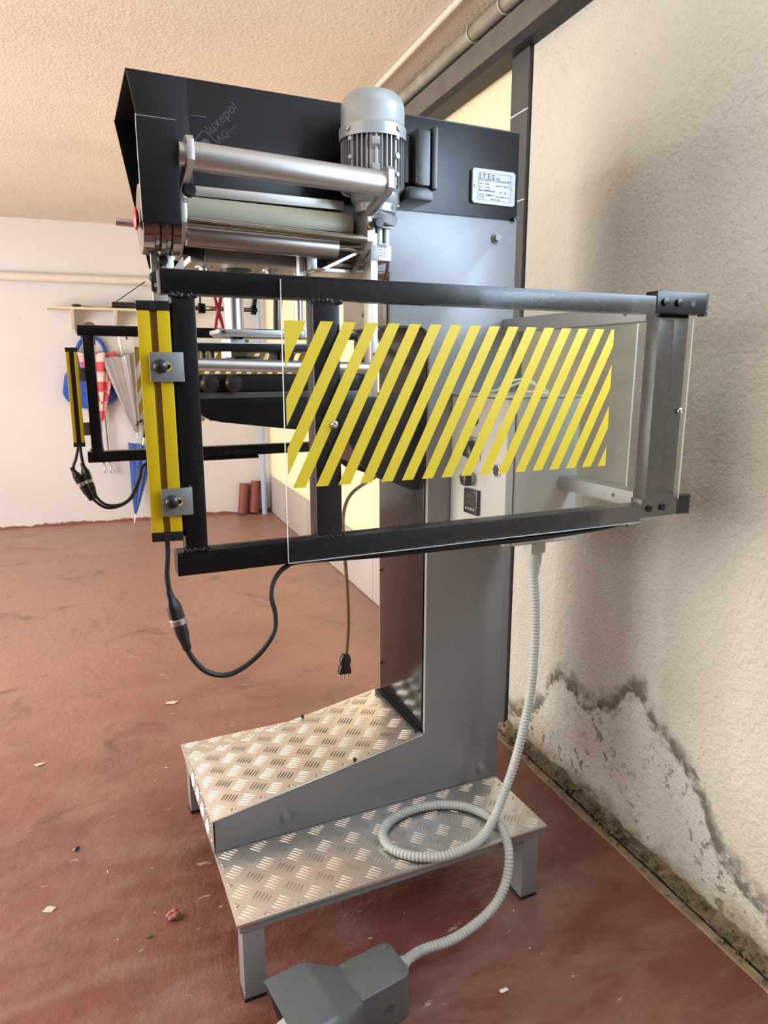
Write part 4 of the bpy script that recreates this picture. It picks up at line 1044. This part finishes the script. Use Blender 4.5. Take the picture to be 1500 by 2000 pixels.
# front edge slopes back at the foot of the opening
def slope_front(sec): return [(x + (0.14 - z) * 0.25 if x < -0.2 else x, y, z) for x, y, z in sec]
out_[0] = slope_front(out_[0]); inn[3] = slope_front(inn[3])
sh = loft(out_[::-1] , True, False)
n_ = len(out_[0]); base_i = len(sh.v) - n_
for s_ in inn[::-1]: sh.v += [Vector(p) for p in s_]
for k in range(4):
    o0 = base_i + k * n_
    for j in range(n_): sh.f.append((o0 + j, o0 + (j + 1) % n_, o0 + n_ + (j + 1) % n_, o0 + n_ + j))
sh.f.append(tuple(len(sh.v) - n_ + j for j in range(n_)))
sh.xf(FM).build('toe_hood', 'pedal', fp, smooth=40)
MB().prism([(-0.205, 0.030), (-0.10, 0.060), (-0.10, 0.072), (-0.205, 0.042)], 'y', -0.060, 0.060).xf(FM).build('treadle', 'hose', fp, 0.004)
for x, y in ((-0.052, 0.044), (0.050, 0.036), (0.050, -0.036), (-0.052, -0.044)):
    p = FM @ Vector((x, y, 0.1155))
    s_ = MB().cyl(p, p + Vector((0, 0, 0.0015)), 0.0042, 12).build('lid_screw', 'steel', fp)
kp = FM @ Vector((0.008, -0.052, 0.055))
MB().lathe([(0.0, 0.0), (0.010, 0.0), (0.010, 0.001), (0.0118, 0.0012), (0.0118, -0.001)], kp, FM.to_3x3() @ Vector((0, -1, 0)), 24, caps=False).build('knockout', 'pedal', fp)
gp = FM @ Vector((0.066, 0.020, 0.062)); gd = (FM.to_3x3() @ Vector((1, 0.10, 0.02))).normalized()
MB().lathe([(0.017, 0), (0.019, 0.002), (0.019, 0.007), (0.015, 0.009)], gp, gd, 16).build('gland_collar', 'hose', fp)
MB().lathe([(0.0165, 0.009), (0.0165, 0.028), (0.0140, 0.034), (0.0125, 0.040)], gp, gd, 10).build('gland_nut', 'hose', fp)

e0 = gp + gd * 0.032
HP = [(1.043, 1.384, 0.895), (1.046, 1.384, 0.86), (1.052, 1.381, 0.78), (1.052, 1.378, 0.68), (1.046, 1.376, 0.58), (1.026, 1.374, 0.47), (0.995, 1.368, 0.37), (0.955, 1.358, 0.29), (0.915, 1.340, 0.247), (0.860, 1.310, 0.2305), (0.795, 1.296, 0.2288), (0.735, 1.300, 0.2285),
      (0.672, 1.335, 0.2285), (0.640, 1.385, 0.2285), (0.648, 1.440, 0.2285), (0.700, 1.480, 0.2285), (0.775, 1.492, 0.2285), (0.845, 1.478, 0.2285), (0.900, 1.440, 0.2290), (0.930, 1.385, 0.2292), (0.938, 1.335, 0.2285), (0.932, 1.288, 0.196), (0.912, 1.262, 0.140), (0.870, 1.245, 0.092), (0.800, 1.232, 0.066), (0.725, 1.220, 0.062), tuple(e0 + gd * 0.05), tuple(e0)]
dense = spline(HP, 60)
# even resample, then ribbed radius
L_ = [0.0]
for a, b in zip(dense, dense[1:]): L_.append(L_[-1] + (b - a).length)
step = 0.00225; pts = []; j = 0; s_ = 0.0
while s_ < L_[-1]:
    while L_[j + 1] < s_: j += 1
    t = (s_ - L_[j]) / max(1e-9, L_[j + 1] - L_[j]); pts.append(dense[j].lerp(dense[j + 1], t)); s_ += step
rad = [0.0123 if i % 4 in (0, 1) else (0.0104 if i % 4 == 3 else 0.0116) for i in range(len(pts))]
hs = MB().sweep(pts, rad, 14).build('ribbed_hose', 'hose', None, smooth=60, org=(0.8, 1.38, 0.215))
tag(hs, 'pale grey ribbed hose looping over the checker plate from cabinet to foot switch', 'hose')

# ------------------------------------------------------------------ things on the floor
def scrap(name, label, cat, c, s, mat, seed, h=0.004):
    r_ = random.Random(seed); mb = MB(); n = 9
    V = [(c[0] + s * math.cos(2 * PI * i / n) * r_.uniform(0.6, 1.1), c[1] + s * 0.6 * math.sin(2 * PI * i / n) * r_.uniform(0.6, 1.1), 0.0006 + r_.uniform(0, h)) for i in range(n)]
    V.append((c[0], c[1], h * 1.4)); V.append((c[0], c[1], 0.0002))
    mb.add(V, [(i, (i + 1) % n, n) for i in range(n)] + [((i + 1) % n, i, n + 1) for i in range(n)])
    o = mb.build(name, mat, None, smooth=60, org=(c[0], c[1], 0)); tag(o, label, cat); return o
fl = thing('dried_flower', 'faded pink flower head with green leaf lying on the red floor', 'flower', (0.139, 1.637, 0))
for i in range(6):
    a = i * PI / 3
    MB().ball((0.139 + 0.009 * math.cos(a), 1.637 + 0.009 * math.sin(a), 0.008 + 0.003 * (i % 2)), 0.010, 0.008, 0.007, 10, 6).build('petal', 'petal', fl)
MB().ball((0.152, 1.628, 0.005), 0.012, 0.007, 0.004, 10, 6).build('leaf', 'leaf', fl)
scrap('leaf_scrap', 'small green leaf scrap on the floor left of the pink flower', 'leaf', (0.075, 1.60), 0.012, 'leaf', 4)
scrap('plastic_scrap', 'small black plastic scrap on the floor left of the step', 'scrap', (-0.087, 2.02), 0.012, 'plastic', 5, 0.008)
scrap('dry_leaf', 'pale curled dry leaf on the open red floor below the sensor connector', 'leaf', (0.30, 2.86), 0.030, 'shelf', 6)
scrap('dry_leaf', 'small pale twig leaf on the red floor at far left of the picture', 'leaf', (-0.20, 2.57), 0.022, 'shelf', 9)
scrap('plaster_flake', 'white plaster flake on the floor to the right of the foot switch', 'flake', (0.80, 1.10), 0.012, 'whiteplastic', 10)
scrap('plaster_flake', 'larger cream plaster flake on the floor left of the pink flower', 'flake', (-0.155, 1.80), 0.020, 'shelf', 12, 0.003)

# ------------------------------------------------------------------ things on the far wall
def yw(x): return 6.80 - 0.08 * x
sh_ = thing('wall_shelf', 'narrow cream shelf on white brackets on the far wall', 'shelf', (0.55, yw(0.55), 1.90))
MB().box(-0.09, 1.20, yw(0) - 0.24, yw(0) - 0.055, 1.885, 1.905).build('shelf_board', 'shelf', sh_, 0.002)
for x in (0.10, 0.44, 0.90):
    br = MB(); br.box(x - 0.018, x + 0.018, yw(x) - 0.03, yw(x) - 0.0, 1.70, 1.885); br.prism([(yw(x) - 0.22, 1.885), (yw(x) - 0.03, 1.885), (yw(x) - 0.03, 1.73), (yw(x) - 0.05, 1.73), (yw(x) - 0.20, 1.866)], 'x', x - 0.014, x + 0.014)
    br.build('bracket', 'pipewhite', sh_, 0.002)
rd = thing('black_tube', 'short black tube with metal end lying on the wall shelf', 'tube', (0.52, 6.62, 1.905))
MB().cyl((0.42, 6.62, 1.932), (0.62, 6.62, 1.932), 0.030, 20).build('tube_body', 'plastic', rd, 0.008)
MB().cyl((0.60, 6.62, 1.948), (0.74, 6.62, 1.948), 0.022, 16).build('tube_end', 'steel', rd)
mi = thing('small_lead', 'small black plug with thin lead lying on the wall shelf', 'lead', (0.14, 6.62, 1.905))
MB().ball((0.14, 6.60, 1.918), 0.040, 0.012, 0.012, 14, 8).build('lead_plug', 'plastic', mi)
MB().sweep(spline([(0.18, 6.60, 1.917), (0.26, 6.61, 1.909), (0.34, 6.61, 1.907), (0.42, 6.62, 1.912)], 6), 0.003, 6).build('lead_wire', 'plastic', mi)
o = MB().sweep([(0.46, 6.64, 1.965), (0.76, 6.67, 2.18)], 0.004, 6).build('slant_wire', 'plastic', None, org=(0.46, 6.64, 1.965)); tag(o, 'thin dark wire slanting up from the shelf to the wall pipe', 'wire')

def hook(x, z, label, mat):
    t = thing('wall_hook', label, 'hook', (x, yw(x), z))
    MB().lathe([(0.060, 0), (0.060, 0.006), (0.045, 0.012), (0.0, 0.014)], (x, yw(x), z), (0, -1, 0), 24).build('back_plate', mat, t)
    MB().sweep(spline([(x, yw(x) - 0.01, z), (x, yw(x) - 0.05, z - 0.02), (x, yw(x) - 0.08, z - 0.06), (x, yw(x) - 0.10, z - 0.04)], 6), 0.009, 8).build('prong', 'chrome', t)
hook(0.232, 1.735, 'round chrome wall hook under the shelf above the checked umbrella', 'chrome')
hook(0.525, 1.715, 'round white wall hook under the shelf above the silver umbrella', 'whiteplastic')
def umbrella(name, label, top, tip, r0, mat, ribs=8, handle='plastic', seed=1, flare=1.0):
    top, tip = Vector(top), Vector(tip)
    t = thing(name, label, 'umbrella', tuple(top), 'umbrellas hanging on the far wall')
    ax = (tip - top); Ln = ax.length; ax.normalize()
    u = Vector((0, -1, 0)); u = (u - ax * u.dot(ax)).normalized(); v_ = ax.cross(u)
    rr = random.Random(seed); n = 48; k = 14; mb = MB()
    ph = [rr.uniform(0, 6.28) for _ in range(3)]
    for i in range(k):
        f = i / (k - 1)
        R = r0 * ((1 - f) ** 0.85 * flare + 0.05)
        for j in range(n):
            a = 2 * PI * j / n
            pl_ = abs(math.cos(a * ribs / 2 + ph[0]))
            q = R * (0.45 + 0.55 * pl_) * (1 + 0.12 * math.sin(a + ph[1]))
            off = (0.05 * r0 * 3 * (1 - pl_)) if i == 0 else 0
            p = top + ax * (f * Ln * 0.9 + off) + u * math.cos(a) * q * 0.55 + v_ * math.sin(a) * q
            mb.v.append(p)
    for i in range(k - 1):
        for j in range(n): mb.f.append((i * n + j, i * n + (j + 1) % n, (i + 1) * n + (j + 1) % n, (i + 1) * n + j))
    mb.f.append(tuple(range(n)))
    mb.f.append(tuple((k - 1) * n + j for j in range(n)))
    mb.build('canopy', mat, t, smooth=50)
    MB().cyl(tip - ax * Ln * 0.12, tip, 0.009, 10, 0.006).build('ferrule', 'whiteplastic', t)
    hb_ = top - ax * 0.02
    MB().cyl(top + ax * 0.05, top - ax * 0.10, 0.010, 10).build('shaft', 'steel', t)
    MB().sweep(spline([top - ax * 0.06, top - ax * 0.13, top - ax * 0.17 + v_ * 0.0, top - ax * 0.205 + v_ * 0.025, top - ax * 0.20 + v_ * 0.06, top - ax * 0.16 + v_ * 0.075], 6), 0.014, 10).build('handle', handle, t)
    return t
umbrella('folded_umbrella', 'red and white checked folded umbrella hanging on the far wall', (0.252, 6.66, 1.540), (0.262, 6.71, 0.845), 0.165, 'check', 8, 'plastic', 3)
umbrella('folded_umbrella', 'silver grey folded umbrella hanging on the far wall', (0.475, 6.62, 1.520), (0.568, 6.70, 0.735), 0.185, 'silvercloth', 8, 'whiteplastic', 5)
umbrella('folded_umbrella', 'blue folded umbrella leaning low against the far wall', (0.60, 6.66, 0.72), (0.470, 6.60, 0.005), 0.12, 'bluecloth', 8, 'plastic', 8)
# blue bag with hoop handle behind the checked umbrella
bg_ = thing('blue_bag', 'bright blue rounded bag with hoop handle hung behind the checked umbrella', 'bag', (0.205, 6.745, 1.25))
pb_ = [( -0.225, 1.17)] + [(0.225 * math.cos(math.radians(a)), 1.20 + 0.155 * math.sin(math.radians(a))) for a in range(180, 361, 12)] + [(0.200, 1.33), (0.13, 1.46), (-0.13, 1.46), (-0.200, 1.33)]
MB().prism([(0.195 + x, z) for x, z in pb_[1:]], 'y', 6.725, 6.765).build('bag_body', 'brightblue', bg_, 0.012, 3)
MB().sweep(spline([(0.10, 6.745, 1.45), (0.115, 6.745, 1.56), (0.17, 6.745, 1.65), (0.24, 6.745, 1.67), (0.31, 6.745, 1.63), (0.345, 6.745, 1.54), (0.33, 6.745, 1.45)], 8), 0.016, 10).build('hoop_handle', 'brightblue', bg_)
for x, lab, mt, zt in ((0.250, 'violet cord lead with metal clip hanging below the checked umbrella', 'bluecloth', 0.50), (0.300, 'thin black cord lead with metal clip hanging beside the checked umbrella', 'plastic', 0.50)):
    t = thing('cord_lead', lab, 'cord', (x, 6.70, zt))
    MB().sweep(spline([(x - 0.01, 6.73, 1.30), (x - 0.005, 6.70, 1.0), (x, 6.70, 0.75), (x + 0.004, 6.70, zt + 0.06)], 6), 0.012 if mt == 'bluecloth' else 0.005, 8).build('cord', mt, t)
    MB().sweep(spline([(x + 0.004, 6.70, zt + 0.06), (x + 0.012, 6.70, zt + 0.03), (x + 0.006, 6.70, zt - 0.01), (x + 0.018, 6.70, zt - 0.03), (x + 0.022, 6.70, zt)], 6), 0.006, 8).build('clip', 'chrome', t)
# two clay tubes leaning in the far corner
for i, (x, y, ln) in enumerate(((1.47, 6.60, 0.0), (1.58, 6.585, 0.0))):
    lab = ('dull red clay tube leaning in the far corner, left of the pair', 'dull red clay tube leaning in the far corner, next to the downpipe')[i]
    t = thing('clay_tube', lab, 'tube', (x, y, 0), 'clay tubes in the far corner')
    p0 = Vector((x, y, 0.004)); p1 = Vector((x + 0.04, y + 0.045, 0.30 + 0.02 * i)); d = (p1 - p0).normalized(); Ln = (p1 - p0).length
    MB().lathe([(0.034, 0.012), (0.046, 0.010), (0.046, Ln), (0.034, Ln), (0.034, 0.02)], p0, d, 20, caps=False).build('tube_wall', 'tile', t)
# leaves fallen on the kerb
for i, (y, dx, s_) in enumerate(((1.62, -0.03, 0.020), (1.36, -0.028, 0.016), (1.74, -0.035, 0.014))):
    lab = ('broad yellow-green dry leaf on the kerb below the damp stain', 'small brown leaf on the kerb nearest the camera', 'narrow dry leaf on the kerb beside the hanging hose')[i]
    x = 1.362 + 0.055 * y + dx
    r_ = random.Random(i); n = 10; mb = MB()
    V = [(x + s_ * 0.6 * math.cos(2 * PI * k / n), y + s_ * math.sin(2 * PI * k / n), 0.044 + 0.004 * math.sin(k * 1.9)) for k in range(n)] + [(x, y, 0.050), (x, y, 0.040)]
    mb.add(V, [(k, (k + 1) % n, n) for k in range(n)] + [((k + 1) % n, k, n + 1) for k in range(n)])
    o = mb.build('dry_leaf', 'leaf', None, smooth=60, org=(x, y, 0.04)); tag(o, lab, 'leaf')
